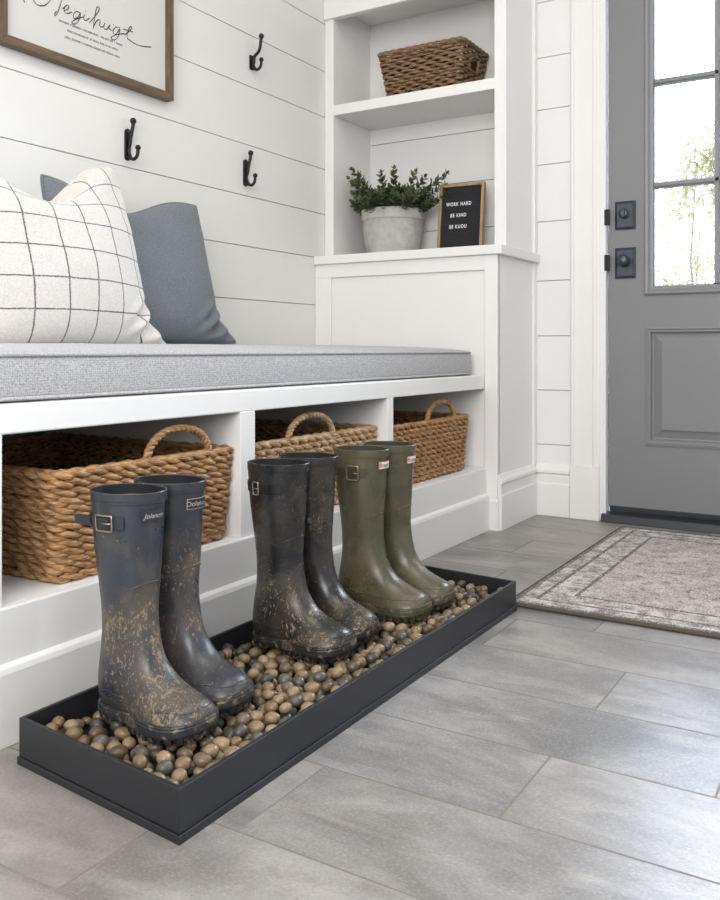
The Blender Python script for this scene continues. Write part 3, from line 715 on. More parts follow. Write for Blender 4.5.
# ------------------------------------------------------------------ rope baskets in the cubbies
def rope_basket(x0, x1, y0, y1, zb_, h, rows, label, seed, hx, mat, slim=1.0):
    cx, cy = (x0 + x1) / 2, (y0 + y1) / 2; hw, hd = (x1 - x0) / 2, (y1 - y0) / 2
    r = thing('woven_basket', (cx, cy, zb_), label, 'basket', 'rope baskets in the bench cubbies')
    rnd = random.Random(seed); dz = h / rows; R_ = dz * 0.56; off = dz * 0.30
    body = MB()
    for k_ in range(rows):
        z = R_ * 0.8 + off * 0.4 + k_ * (h - 1.6 * R_) / (rows - 1)
        fl = 0.013 * (z / h)
        loop = subdiv_loop(rrect(hw - 0.013 + fl, hd - 0.013 + fl, 0.018, 5), 0.0065)
        n = len(loop); per = sum(math.hypot(loop[i][0] - loop[i - 1][0], loop[i][1] - loop[i - 1][1]) for i in range(n))
        turns = round(per / 0.072 / slim); ph0 = rnd.uniform(0, 2 * PI)
        jit = [rnd.uniform(-0.0012, 0.0012) for _ in range(24)]
        for s_ in (0, 1):
            pts, rad = [], []
            for i, (x, y) in enumerate(loop):
                a = -2 * PI * turns * i / n + ph0 + s_ * PI
                nx, ny_ = loop[(i + 1) % n][1] - loop[i - 1][1], -(loop[(i + 1) % n][0] - loop[i - 1][0]); ln = math.hypot(nx, ny_) or 1
                o_ = math.cos(a) * off * 0.9
                pts.append((x + nx / ln * o_, y + ny_ / ln * o_, z + math.sin(a) * off * 1.05 + jit[int(24 * i / n)]))
                rad.append(R_ * (0.68 + 0.10 * math.cos(a)))
            body.tube(pts, rad, 6, closed=True)
    body.cur = 1
    def core(z, q): return [(x, y, z) for x, y in rrect(hw - 0.0135 + 0.013 * z / h + q, hd - 0.0135 + 0.013 * z / h + q, 0.017, 3)]
    body.rings([core(0.008, -0.001), core(h - 0.012, -0.001), core(h - 0.012, 0.001), core(0.006, 0.001)], cap0=True, cap1=True)
    body.build('woven_body', [mat, 'basket_core'], r, smooth=True)
    # rim: a wrapped border rope
    lp = subdiv_loop(rrect(hw - 0.002, hd - 0.002, 0.020, 5), 0.012); n = len(lp)
    mb = MB(); mb.tube([(x * 0.998, y * 0.998, h - 0.002 + 0.001 * math.sin(i * 2.1)) for i, (x, y) in enumerate(lp)], [0.0078 + 0.0012 * math.sin(i * 1.9) for i in range(n)], 7, closed=True)
    mb.build('rim', mat, r, smooth=True)
    # carrying handle: a cord-wrapped loop on the front
    hr = hx[1] - cx; hl = hx[0] - cx; c_ = (hl + hr) / 2; q = (hr - hl) / 2
    arc = []
    for i in range(97):
        a = PI * i / 96
        arc.append(Vector((c_ - q * math.cos(a), -hd + 0.002, h - 0.012 + hx[2] * math.sin(a) ** 0.8)))
    arc = [arc[0] + Vector((0, 0, -0.02))] + arc + [arc[-1] + Vector((0, 0, -0.02))]
    mb = MB()
    for s_ in (0, 1):
        hp = []
        for i, p in enumerate(arc):
            t = (arc[min(i + 1, len(arc) - 1)] - arc[max(i - 1, 0)]).normalized(); b = Vector((0, 1, 0)); n_ = t.cross(b)
            a = i * 0.62 + s_ * PI; hp.append(p + (b * math.cos(a) + n_ * math.sin(a)) * 0.0034)
        mb.tube(hp, 0.0052, 7)
    mb.build('handle', mat, r, smooth=True)
    return r
rope_basket(0.970, 1.4185, 1.176, 1.72, 0.2075, 0.187, 13, 'rope basket with arched handle in the left cubby behind the navy boots', 1, (1.172, 1.345, 0.066), 'hyacinth')
rope_basket(1.484, 2.041, 1.190, 1.72, 0.2075, 0.184, 12, 'rope basket in the middle cubby behind the black boots', 2, (1.635, 1.825, 0.064), 'hyacinth_pale')
rope_basket(2.088, 2.632, 1.185, 1.72, 0.2075, 0.177, 12, 'rope basket in the right cubby next to the shelf tower', 3, (2.335, 2.525, 0.068), 'hyacinth', 1.0)

# ------------------------------------------------------------------ wicker basket on the top shelf
def wicker_basket(loc, rotz, hx_, hy_, h, label):
    r = thing('wicker_basket', loc, label, 'basket', rotz=rotz)
    rows = 15; taper = 0.028; mb = MB(); n_st = 11
    hole = lambda x, y, z: (y < -hy_ + 0.03) and abs(x) < 0.036 and 0.085 < z < 0.135
    for k_ in range(rows):
        z = 0.006 + k_ * (h - 0.016) / (rows - 1); ins = taper * (1 - z / h)
        lp = [(x * (hx_ - ins) / hx_, y * (hy_ - ins) / hy_) for x, y in subdiv_loop(rrect(hx_, hy_, 0.018, 4), 0.006)]; n = len(lp)
        pts = []; runs = []; cur = []
        nst = 34
        for i, (x, y) in enumerate(lp):
            nx, ny_ = lp[(i + 1) % n][1] - lp[i - 1][1], -(lp[(i + 1) % n][0] - lp[i - 1][0]); ln = math.hypot(nx, ny_) or 1
            o_ = 0.0052 * math.sin(2 * PI * nst / 2 * i / n + (PI if k_ % 2 else 0)); w_ = 0.0011 * math.sin(i * 0.6 + k_ * 2.3)
            if hole(x, y, z):
                if len(cur) > 2: runs.append(cur)
                cur = []
            else: cur.append((x + nx / ln * o_, y + ny_ / ln * o_, z + w_))
        if len(cur) > 2: runs.append(cur)
        for c_ in runs:
            closed = len(c_) == n
            mb.tube(c_, [0.0059 + 0.0008 * math.sin(i * 0.9 + k_) for i in range(len(c_))], 6, closed=closed)
    mb.build('woven_body', 'wicker', r, smooth=True)
    mb = MB()
    ci = 0.012; a, b = hx_ - taper - ci, hy_ - taper - ci; A, B = hx_ - ci, hy_ - ci
    mb.rings([[(-a, -b, 0.004), (a, -b, 0.004), (a, b, 0.004), (-a, b, 0.004)], [(-A, B * 0 + b, h * .5), (A, b, h * .5), (A, B, h - 0.012), (-A, B, h - 0.012)]][:1], cap0=True)
    mb.add([(-a, -b, 0.004), (-a, b, 0.004), (-A, B, h - 0.012), (-A, -B, h - 0.012)], [(0, 1, 2, 3)])
    mb.add([(a, -b, 0.004), (a, b, 0.004), (A, B, h - 0.012), (A, -B, h - 0.012)], [(0, 1, 2, 3)])
    mb.add([(-a, b, 0.004), (a, b, 0.004), (A, B, h - 0.012), (-A, B, h - 0.012)], [(0, 1, 2, 3)])
    mb.build('liner', 'basket_core', r)
    lp = subdiv_loop(rrect(hx_, hy_, 0.018, 4), 0.008)
    mb = MB(); mb.tube([(x, y, h - 0.003) for x, y in lp], [0.0088 + 0.0014 * math.sin(i * 1.7) for i in range(len(lp))], 7, closed=True); mb.build('rim', 'wicker', r, smooth=True)
    mb = MB(); fr_ = [(-0.038, 0.083), (0.038, 0.083), (0.038, 0.137), (-0.038, 0.137)]
    mb.tube([(x, -hy_ + taper * (1 - z / h) - 0.002, z) for x, z in subdiv_loop(fr_, 0.008)], 0.006, 6, closed=True); mb.build('handle_hole', 'wicker', r, smooth=True)
    return r
wicker_basket((2.919, 1.457, 1.5285), 0.0, 0.118, 0.172, 0.172, 'dark brown wicker basket with handle hole on the upper shelf of the tower')

# ------------------------------------------------------------------ potted plant
plant = thing('potted_plant', (2.905, 1.622, 0.9505), 'leafy green potted plant in a grey stoneware pot on the tower ledge', 'plant')
mb = MB(); PK = 0.885; mb.lathe([(r_ * PK, z_ * 1.08) for r_, z_ in [(1e-4, 0.0), (0.108, 0.0), (0.111, 0.004), (0.111, 0.014), (0.108, 0.020), (0.116, 0.030), (0.125, 0.062), (0.1285, 0.095), (0.1295, 0.128), (0.130, 0.1285), (0.1345, 0.1295), (0.1355, 0.133), (0.1365, 0.164), (0.1345, 0.167), (0.127, 0.167), (0.122, 0.150), (0.10, 0.10), (1e-4, 0.09)]], 56)
mb.build('pot', 'stoneware', plant, smooth=True, bevel=0)
mb = MB(); mb.lathe([(0.108, 0.140), (0.09, 0.150), (0.04, 0.153), (1e-4, 0.154)], 30); mb.build('soil', 'soil', plant, smooth=True)
rp = random.Random(5); stems = MB(); leaves = MB(); ltone = []
def leaf(mb, p, d_, up, ln, wd):
    d_ = d_.normalized(); s_ = d_.cross(up)
    if s_.length < 1e-4: s_ = d_.orthogonal()
    s_.normalize(); n_ = s_.cross(d_).normalized()
    P = [p, p + d_ * ln * .35 + s_ * wd + n_ * ln * .10, p + d_ * ln * .72 + s_ * wd * .8 + n_ * ln * .12, p + d_ * ln,
         p + d_ * ln * .72 - s_ * wd * .8 + n_ * ln * .12, p + d_ * ln * .35 - s_ * wd + n_ * ln * .10, p + d_ * ln * .35, p + d_ * ln * .72]
    mb.add(P, [(0, 1, 6), (1, 2, 7, 6), (2, 3, 7), (0, 6, 5), (6, 7, 4, 5), (7, 3, 4)]); t_ = rp.random() ** 1.4
    ltone.extend([t_] * 6)
def sprig(a, out_, hgt, base_r, droop=0.0):
    p0 = Vector((math.cos(a) * base_r, math.sin(a) * base_r, 0.145)); dirv = Vector((math.cos(a), math.sin(a), 0))
    p3 = p0 + dirv * out_ + Vector((0, 0, hgt)); p1 = p0 + Vector((0, 0, hgt * 0.45)) + dirv * out_ * 0.15; p2 = p0 + dirv * out_ * 0.65 + Vector((0, 0, hgt * 0.8))
    pts = []
    for i in range(13):
        t = i / 12; pts.append(p0 * (1 - t) ** 3 + p1 * 3 * t * (1 - t) ** 2 + p2 * 3 * t * t * (1 - t) + p3 * t ** 3)
    stems.tube(pts, [0.0019 - 0.0011 * i / 12 for i in range(13)], 5)
    az = rp.uniform(0, 6)
    for i in range(3, 13):
        tdir = (pts[min(i + 1, 12)] - pts[i - 1]).normalized(); az += PI / 2 + rp.uniform(-.3, .3)
        b = tdir.orthogonal().normalized(); c_ = tdir.cross(b)
        for s_ in (0, 1):
            aa = az + s_ * PI; sd = b * math.cos(aa) + c_ * math.sin(aa); ln = rp.uniform(0.022, 0.034) * (0.7 if i > 10 else 1)
            leaf(leaves, pts[i], sd * 0.8 + tdir * 0.7, tdir, ln, ln * 0.29)
    leaf(leaves, pts[12], (pts[12] - pts[11]), Vector((1, 0, 0)), 0.02, 0.005)
for i in range(96):
    a = i * 2.39996 + rp.uniform(-.2, .2); q = math.sqrt((i + 0.5) / 96)
    lim = 0.052 if math.cos(a) > 0.3 else 0.09          # keep clear of the back panel
    if math.sin(a) > 0.5: lim = 0.05
    sprig(a, rp.uniform(0.3, 1.0) * lim * (0.4 + 0.95 * q), rp.uniform(0.065, 0.115) * (1.15 - 0.35 * q), 0.100 * q)
for a, o_, h_ in ((1.75, 0.085, 0.185), (1.6, 0.10, 0.15), (1.5, 0.095, 0.11), (1.75, 0.060, 0.165), (1.95, 0.060, 0.135), (2.2, 0.085, 0.14), (-1.57, 0.125, 0.13), (-1.7, 0.15, 0.135), (-1.2, 0.11, 0.115), (-2.0, 0.06, 0.145), (3.3, 0.05, 0.14), (-2.6, 0.04, 0.155), (2.6, 0.05, 0.12), (-1.9, 0.09, 0.125), (1.4, 0.055, 0.115)):
    sprig(a, o_ * 1.12, h_ * 1.1, 0.07)
stems.build('stems', 'stem', plant, smooth=True)
fo = leaves.build('foliage', 'leaf', plant); tone_attr(fo, ltone); fo['kind'] = 'stuff'

# ------------------------------------------------------------------ letter board
lb = thing('letter_board', (2.942, 1.356, 0.9508), 'small black letter board in an oak frame beside the potted plant', 'sign')
lb.rotation_euler = (0, math.radians(7), math.radians(4))
BW, BH, BD = 0.088, 0.268, 0.022
for a, b, c_, d_, nm in ((-BW, -BW + 0.011, 0, BH, 'frame_bar'), (BW - 0.011, BW, 0, BH, 'frame_bar'), (-BW + 0.011, BW - 0.011, 0, 0.011, 'frame_bar'), (-BW + 0.011, BW - 0.011, BH - 0.011, BH, 'frame_bar')):
    mb = MB(); mb.box(-BD, 0, a, b, c_, d_); mb.build(nm, 'light_oak', lb, bevel=0.0012)
mb = MB(); mb.box(-BD + 0.006, -0.002, -BW + 0.010, BW - 0.010, 0.010, BH - 0.010); mb.build('felt_panel', 'letter_felt', lb)
for body, zz in (('WORK HARD', 0.190), ('BE KIND', 0.147), ('BE KUOU', 0.104)):
    vs_, fs = text_mesh(body, 0.0205, 0.0008, spacing=1.28, bold=0.0003)
    mb = MB(); mb.add([(-BD + 0.0048 - v.z, 0.010 - v.x * 0.66, zz + v.y * 0.95) for v in vs_], fs); mb.build('letters', 'letter_white', lb)

# ------------------------------------------------------------------ boot tray
TX0, TX1, TY0, TY1, TH = 0.787, 1.900, 0.736, 1.078, 0.0675
tray = thing('boot_tray', ((TX0 + TX1) / 2, (TY0 + TY1) / 2, 0), 'long black metal boot tray filled with pebbles on the tile floor', 'tray')
hx, hy, wt = (TX1 - TX0) / 2, (TY1 - TY0) / 2, 0.007
TF = 0.021
mb = MB()
mb.rings([[(-hx, -hy, 0.012), (hx, -hy, 0.012), (hx, hy, 0.012), (-hx, hy, 0.012)], [(-hx, -hy, TH), (hx, -hy, TH), (hx, hy, TH), (-hx, hy, TH)],
          [(-hx + wt, -hy + wt, TH), (hx - wt, -hy + wt, TH), (hx - wt, hy - wt, TH), (-hx + wt, hy - wt, TH)], [(-hx + wt, -hy + wt, TF), (hx - wt, -hy + wt, TF), (hx - wt, hy - wt, TF), (-hx + wt, hy - wt, TF)]], cap0=True, cap1=True)
SK = 0.095        # the tray's ends are not quite square to its sides
mb.v = [(x + SK * (y + hy), y, z) for x, y, z in mb.v]
mb.build('tray_body', 'tray_metal', tray, bevel=0.0012, seg=2)
mb = MB(); e = 0.0022; mb.box(-hx - e, hx + e, -hy - e, hy + e, 0.0, 0.0115); mb.v = [(x + SK * (y + hy), y, z) for x, y, z in mb.v]; mb.build('base_strip', 'tray_metal', tray, bevel=0.001)

# ------------------------------------------------------------------ boots
PROF = [  # top/front (y, z), bottom/back (y, z), half width, squareness, egg
    (.1745, .030, .1745, .018, .010, 2.0, 0.0), (.173, .038, .174, .010, .022, 2.1, .1), (.166, .0465, .167, .006, .033, 2.2, .2), (.152, .0535, .152, .006, .0405, 2.3, .25),
    (.130, .0590, .130, .006, .0445, 2.4, .28), (.105, .0660, .100, .006, .0455, 2.4, .28), (.082, .0760, .068, .006, .0430, 2.4, .25), (.063, .0915, .035, .006, .0385, 2.3, .20),
    (.0495, .111, .000, .006, .0355, 2.2, .15), (.0415, .133, -.034, .006, .0355, 2.2, .10), (.0375, .153, -.062, .009, .0368, 2.15, .05), (.0360, .168, -.073, .038, .0375, 2.0, 0),
    (.0352, .182, -.068, .080, .0372, 2.0, 0), (.0350, .197, -.0615, .122, .0380, 2.0, 0), (.0358, .213, -.061, .164, .0402, 2.0, 0), (.0372, .233, -.0655, .205, .0432, 2.0, 0),
    (.0388, .256, -.0705, .241, .0462, 2.0, 0), (.0402, .281, -.0745, .273, .0483, 2.0, 0), (.0418, .305, -.077, .302, .0500, 2.0, 0), (.043, .325, -.0785, .325, .0510, 2.0, 0), (.044, .345, -.0795, .347, .0520, 2.0, 0)]
PR = catmull(PROF, 4)
FOOT = 0.74
def short(y): return y if y < 0.03 else 0.03 + (y - 0.03) * FOOT
def boot_ring(p, side, n=48, grow=0.0):
    ty, tz, by, bz, hw, ex, egg = p; ty, by = short(ty), short(by)
    c_ = Vector((0, (ty + by) / 2, (tz + bz) / 2)); h_ = Vector((0, (ty - by) / 2, (tz - bz) / 2)); L_ = h_.length
    if grow: h_ = h_ * ((L_ + grow) / L_)
    hw += grow
    res = []
    for j in range(n):
        a = 2 * PI * j / n; ca, sa = math.cos(a), math.sin(a)
        cc = math.copysign(abs(ca) ** (2 / ex), ca); ss = math.copysign(abs(sa) ** (2 / ex), sa)
        x = hw * ss * (1 - egg * cc); q = c_ + h_ * cc
        foot = max(0.0, min(1.0, (q.y - 0.0) / 0.17)) * max(0, min(1, (0.12 - q.z) / 0.06))
        res.append(Vector((x + side * -0.010 * foot ** 1.3, q.y, q.z)))
    return res
def shaft(z):
    """centre y, half depth, half width of the shaft at height z (upper half, where sections are level)"""
    zs = [(.206, .206, .0360, -.0655, .0430), (.249, .249, .0383, -.0714, .0460), (.277, .277, .0400, -.0748, .0483), (.3035, .3035, .0417, -.077, .0500), (.325, .325, .043, -.0785, .0510), (.346, .346, .044, -.0795, .0520)]
    for a, b in zip(zs, zs[1:]):
        if z <= b[0] or b is zs[-1]:
            t = (z - a[0]) / (b[0] - a[0]); f0 = a[2] + (b[2] - a[2]) * t; b0 = a[3] + (b[3] - a[3]) * t; w0 = a[4] + (b[4] - a[4]) * t
            return (f0 + b0) / 2, (f0 - b0) / 2, w0
def on_shaft(az, z, off):
    """az from the front (+y) towards the +x side"""
    cy, hd, hw = shaft(z); return Vector(((hw + off) * math.sin(az), cy + (hd + off) * math.cos(az), z))

def make_boot(loc, rotz, side, st):
    """side=+1: outer side is +x local"""
    r = thing('rubber_boot', loc, st['label'], 'boot', 'rubber boots standing on the pebbles', rotz=rotz)
    rub, sole_m, lin = st['rubber'], st['sole'], st['lining']
    mb = MB(); mb.rings([boot_ring(p, side) for p in PR], cap0=True); mb.build('upper', rub, r, smooth=True)
    # lining, a wall's thickness inside the shaft
    mb = MB(); top = [p for p in PR if p[1] > 0.20]
    mb.rings([boot_ring(p, side, grow=-0.0045) for p in top], cap0=True); mb.build('lining', lin, r, smooth=True)
    # moulded rim
    n = 48
    def ring(z, off): return [on_shaft(2 * PI * j / n, z, off) for j in range(n)]
    mb = MB(); mb.rings([ring(z, o_) for z, o_ in ((.3315, .0001), (.3319, .0010), (.3342, .0010), (.3346, .0003), (.3352, .0003), (.3356, .0009), (.3465, .0009), (.3474, .0003), (.3475, -.0012), (.3465, -.0022), (.325, -.0050))])
    rim_ = mb.build('rim', rub, r, smooth=True); rim_.data.set_sharp_from_angle(angle=math.radians(28))
    # outsole with lugs
    ol = []
    foot = [p for p in PROF[1:11]]
    def halfw(y):
        pts = [(.1805, .0), (.178, .019), (.168, .0340), (.152, .0458), (.130, .0512), (.100, .0522), (.068, .0486), (.035, .0415), (.0, .0362), (-.034, .0350), (-.051, .0315), (-.064, .022), (-.0705, .011), (-.073, 0)]
        for a, b in zip(pts, pts[1:]):
            if y <= a[0] and y >= b[0]:
                t = (a[0] - y) / (a[0] - b[0]); return a[1] + (b[1] - a[1]) * t
        return 0
    NS = 64
    ys = [.1805 - (.2535) * (0.5 - 0.5 * math.cos(PI * i / NS)) for i in range(NS + 1)]
    right = [(halfw(y), short(y)) for y in ys]; left = [(-w_, y) for w_, y in right[-2:0:-1]]
    ol = right + left; N_ = len(ol)
    def sx(y): return side * -0.010 * max(0, min(1, y / 0.17)) ** 1.3
    per = 0; cum = [0]
    for i in range(1, N_): per += math.hypot(ol[i][0] - ol[i - 1][0], ol[i][1] - ol[i - 1][1]); cum.append(per)
    # resample evenly
    K = 264; res = []; j = 0
    for i in range(K):
        s_ = per * i / K
        while j < N_ - 2 and cum[j + 1] < s_: j += 1
        t = (s_ - cum[j]) / max(1e-9, cum[j + 1] - cum[j]); res.append((ol[j][0] + (ol[j + 1][0] - ol[j][0]) * t, ol[j][1] + (ol[j + 1][1] - ol[j][1]) * t))
    lv = []
    for li, (z, ins) in enumerate(((0.0, .0035), (0.009, .0015), (0.0105, .0005), (0.0135, -.0005), (0.0225, 0.0), (0.0245, .0008), (0.0265, .0004), (0.0285, .0012), (0.0295, .0065))):
        ring_ = []
        for i, (x, y) in enumerate(res):
            notch = (i % 8) < 3; arch = -0.030 < y < 0.022
            zz, ii = z, ins
            if li <= 1 and notch: ii += 0.006
            if li == 0 and arch: zz = 0.0095
            if li == 1 and arch: zz = 0.010
            zz -= 0.006 * (1 - min(1, max(0, (y + 0.02) / 0.05))) if li > 3 else 0
            zz += 0.006 * max(0, (y - 0.09) / 0.05) ** 2 * (1 if li < 4 else 0.8)
            k_ = 1 - ii / 0.045
            ring_.append((x * k_ + sx(y), 0.03 + (y - 0.03) * (1 - ii / 0.11), zz))
        lv.append(ring_)
    mb = MB(); mb.rings(lv, cap0=True, cap1=True); mb.build('sole', sole_m, r)
    # moulded seams: toe cap, ankle
    def seam(idx, lo, hi, name, rad=0.0011):
        rg = boot_ring(PR[idx], side, 72, 0.0002); pts = [rg[j % 72] for j in range(int(72 * lo), int(72 * hi) + 1)]
        mb = MB(); mb.tube(pts, rad, 6, flat=1.0); mb.build(name, rub, r, smooth=True)
    rr = [boot_ring(PR[i], side, 96, 0.0002) for i in range(8, 43)]
    def zline(y): return 0.0445 + 0.004 * max(0, min(1, (0.03 - y) / 0.06))
    lft, rgt = [], []
    for rg in rr:
        for lst, js in ((rgt, range(2, 47)), (lft, range(94, 49, -1))):
            q = min((rg[j] for j in js), key=lambda v: abs(v.z - zline(v.y)))
            if abs(q.z - zline(q.y)) < 0.004: lst.append(q)
    front = sorted([q for q in rr[0] if q.z >= 0.0448], key=lambda q: -q.x)
    path = rgt[::-1] + front[::4] + lft
    mb = MB(); mb.tube(catmull(path[::2], 2), 0.0010, 6); mb.build('foxing_seam', rub, r, smooth=True)
    seam(56, -0.16, 0.16, 'ankle_seam')
    # welt line round the foot, just above the sole
    pts = [(x * 0.985 + sx(y), 0.045 + (y - 0.045) * 0.985, 0.030 + 0.006 * max(0, (y - 0.12) / 0.05)) for x, y in res[::3]]
    # strap and buckle on the outer side
    zc = st.get('strap_z', .304); hs = st.get('strap_h', .0095)
    def strap(a0, a1, off, th, name='strap', z=zc, h=hs):
        mb = MB(); rg = []
        for i in range(25):
            a = side * (a0 + (a1 - a0) * i / 24)
            rg.append([on_shaft(a, z - h, off), on_shaft(a, z - h, off + th), on_shaft(a, z + h, off + th), on_shaft(a, z + h, off)])
        mb.rings(rg, cap0=True, cap1=True); return mb.build(name, st['strap'], r, bevel=0.0006, seg=1)
    strap(math.radians(52), math.radians(176), 0.0003, 0.0022)
    strap(math.radians(75), math.radians(128), 0.0027, 0.0022, 'strap_keeper', h=hs * 0.82)
    if st.get('tail'):
        mb = MB(); rg = []
        for i in range(9):
            t = i / 8; a = side * math.radians(112 + 8 * t)
            p = on_shaft(a, zc + 0.002 * t, 0.006 + 0.013 * t * (0.6 + 0.4 * t)); q = Vector((0, -0.012 * t, 0))
            dn = Vector((0, 0, hs * 0.78 * (1 - 0.25 * max(0, t - 0.75) * 4)))
            nrm = Vector((side * 0.6, 0.8, 0)) * 0.0011
            p = p + q; rg.append([p - dn - nrm, p - dn + nrm, p + dn + nrm, p + dn - nrm])
        mb.rings(rg, cap0=True, cap1=True); mb.build('strap_tail', st['strap'], r)
    bz = st.get('buckle_h', hs + 0.002); fr_ = []
    aw = st.get('buckle_w', 0.24)
    cor = [(-aw, -bz), (aw, -bz), (aw, bz), (-aw, bz)]
    lp = subdiv_loop(cor, 0.02)
    lp = []
    for i in range(4):
        p, q = cor[i], cor[(i + 1) % 4]
        for j in range(6): t = j / 6; lp.append((p[0] + (q[0] - p[0]) * t, p[1] + (q[1] - p[1]) * t))
    ac = side * math.radians(st.get('buckle_az', 82))
    mb = MB(); mb.tube([on_shaft(ac + a, zc + z_, 0.0062) for a, z_ in lp], st.get('buckle_r', 0.0013), 6, closed=True)
    mb.tube([on_shaft(ac - aw * 0.9 * side, zc, 0.0068), on_shaft(ac + aw * 0.2 * side, zc, 0.0068)], 0.0011, 6)
    mb.build('buckle', st['buckle'], r, smooth=True)
    # label badge on the front of the rim
    lab = st.get('badge')
    if lab:
        zl, hl, al = lab['z'], lab['h'], lab['a']
        def patch(a0, a1, z0, z1, o0, o1, name, mat, parent):
            mb = MB(); rg = []
            for i in range(13):
                a = a0 + (a1 - a0) * i / 12; rg.append([on_shaft(a, z0, o0), on_shaft(a, z0, o1), on_shaft(a, z1, o1), on_shaft(a, z1, o0)])
            mb.rings(rg, cap0=True, cap1=True); return mb.build(name, mat, parent)
        ctr = lab.get('az', 0.0)
        b1 = patch(ctr - al, ctr + al, zl - hl, zl + hl, 0.0, 0.0012, 'badge', lab['border'], r)
        e_ = lab.get('edge', 0.0016); ea = e_ / 0.05
        b2 = patch(ctr - al + ea, ctr + al - ea, zl - hl + e_, zl + hl - e_, 0.001, 0.0016, 'badge_face', lab['face'], b1)
        vs_, fs = text_mesh(lab['text'], lab['size'], 0.0, shear=lab.get('shear', 0))
        # the boot is seen from outside: text runs from +x to -x round the front
        mb = MB(); mb.add([on_shaft(ctr - v.x / 0.052 if False else ctr - v.x / 0.050, zl + v.y, 0.0020 + v.z) for v in vs_], fs)
        mb.build('badge_lettering', lab['ink'], b1)
    return r

ZB = 0.0415
navy = dict(rubber='navy_rubber', sole='navy_sole', lining='boot_lining', strap='navy_strap', buckle='brass', tail=True)
black = dict(rubber='black_rubber', sole='black_sole', lining='boot_lining', strap='black_strap', buckle='steel', buckle_w=0.11, buckle_az=100, strap_z=.303)
olive = dict(rubber='olive_rubber', sole='olive_sole', lining='olive_lining', strap='olive_strap', buckle='dark_buckle', strap_z=.300, buckle_az=80, buckle_h=.0145, buckle_r=.0018, buckle_w=.2)
nb = dict(z=.3135, h=.0085, a=.40, border='navy_strap', face='navy_strap', ink='label_print', text='Jolanom', size=.0100, shear=0.3, az=0.06)
nb2 = dict(nb, size=.0115, text='Dolanow', border='label_print', face='label_black', edge=.0009, shear=0)
ob = dict(z=.3150, h=.0085, a=.42, border='label_red', face='label_white', ink='label_black', text='Bopper', size=.0135, az=0.0)
bb = dict(z=.313, h=.0060, a=.26, border='label_red', face='label_print', ink='label_black', text='', size=.008, az=-0.2)
del bb
boots = []
def put(x, y, rz, side, base_, **kw):
    st = dict(base_); st.update(kw); boots.append(make_boot((x, y, ZB), PI + math.radians(rz), side, st))
# local +y is the toe; the toes point out into the room (world -Y)
put(0.948, 0.973, -4, 1, navy, label='mud-splashed navy rubber boot with brass buckle, closest to the camera', badge=nb)
put(1.056, 0.989, 2, -1, navy, label='mud-splashed navy rubber boot standing behind its buckled mate, gold-edged badge', badge=nb2, tail=False)
put(1.325, 0.970, -1, 1, black, label='muddy black rubber boot with silver buckle in the middle of the tray')
put(1.440, 0.981, 1, -1, black, label='black rubber boot between its buckled black mate and the olive boots')
put(1.604, 0.956, -1, 1, olive, label='olive green rubber boot with dark buckle on its side and white badge', badge=ob)
put(1.716, 0.950, 1, -1, olive, label='olive green rubber boot at the far right end of the row', badge=ob)

# ------------------------------------------------------------------ pebbles
prn = random.Random(21)
meshes = []
for v_ in range(8):
    bm = bmesh.new(); bmesh.ops.create_icosphere(bm, subdivisions=3, radius=1.0)
    sx_, sy_, sz_ = prn.uniform(0.95, 1.08), prn.uniform(0.82, 0.95), prn.uniform(0.70, 0.84)
    for v in bm.verts:
        w_ = 1 + 0.07 * noise.noise(v.co * 1.1 + Vector((v_ * 5.1, 0, 0)))
        v.co = Vector((v.co.x * sx_, v.co.y * sy_, v.co.z * sz_)) * w_
    for f in bm.faces: f.smooth = True
    me = bpy.data.meshes.new('pebble'); bm.to_mesh(me); bm.free(); meshes.append((me, sz_))
ix0, ix1, iy0_, iy1_ = TX0 + wt, TX1 - wt, TY0 + wt, TY1 - wt
pts = []
def far(x, y, r_, lst, k_): 
    for q in lst:
        if (q[0] - x) ** 2 + (q[1] - y) ** 2 < ((q[2] + r_) * k_) ** 2: return False
    return True
# sole footprints: keep the upper pebbles out of them
def under_boot(x, y, m):
    for b in boots:
        v = Matrix.Rotation(-b.rotation_euler.z, 3, 'Z') @ Vector((x - b.location.x, y - b.location.y, 0))
        if -0.075 - m < v.y < 0.140 + m and abs(v.x) < 0.050 + m:
            return True
    return False
for r_ in (0.0120, 0.0110, 0.0100, 0.0088, 0.0076):
    for _ in range(5200):
        x, y = prn.uniform(ix0 + r_, ix1 - r_), prn.uniform(iy0_ + r_, iy1_ - r_); x += SK * (y - TY0)
        if far(x, y, r_, pts, 0.985): pts.append((x, y, r_, 0))
upper = []
for r_ in (0.0121, 0.0111, 0.0098):
    for _ in range(2600):
        x, y = prn.uniform(ix0 + r_, ix1 - r_), prn.uniform(iy0_ + r_, iy1_ - r_); x += SK * (y - TY0)
        if not under_boot(x, y, r_ + 0.006) and far(x, y, r_, upper, 1.02): upper.append((x, y, r_, 1))
pebbles = []
for x, y, r_, lay in pts + upper:
    vi = prn.randrange(8); szz = meshes[vi][1]
    z = TF + r_ * szz * 1.0
    if lay:
        hh = TF
        for q in pts:
            d_ = math.hypot(q[0] - x, q[1] - y)
            if d_ < q[2] + r_: hh = max(hh, TF + q[2] * 0.77 + math.sqrt(max(0, ((q[2] + r_) * 0.85) ** 2 - d_ ** 2)) * 0.80)
        z = hh
    elif under_boot(x, y, -0.004): z = min(z, ZB - r_ * szz - 0.0004)
    t_ = prn.random(); kind = 0 if t_ < 0.50 else (1 if t_ < 0.79 else 2)
    dpt = x * Fv.x + y * Fv.y
    pebbles.append((x, y, z, r_, vi, kind, lay, dpt))
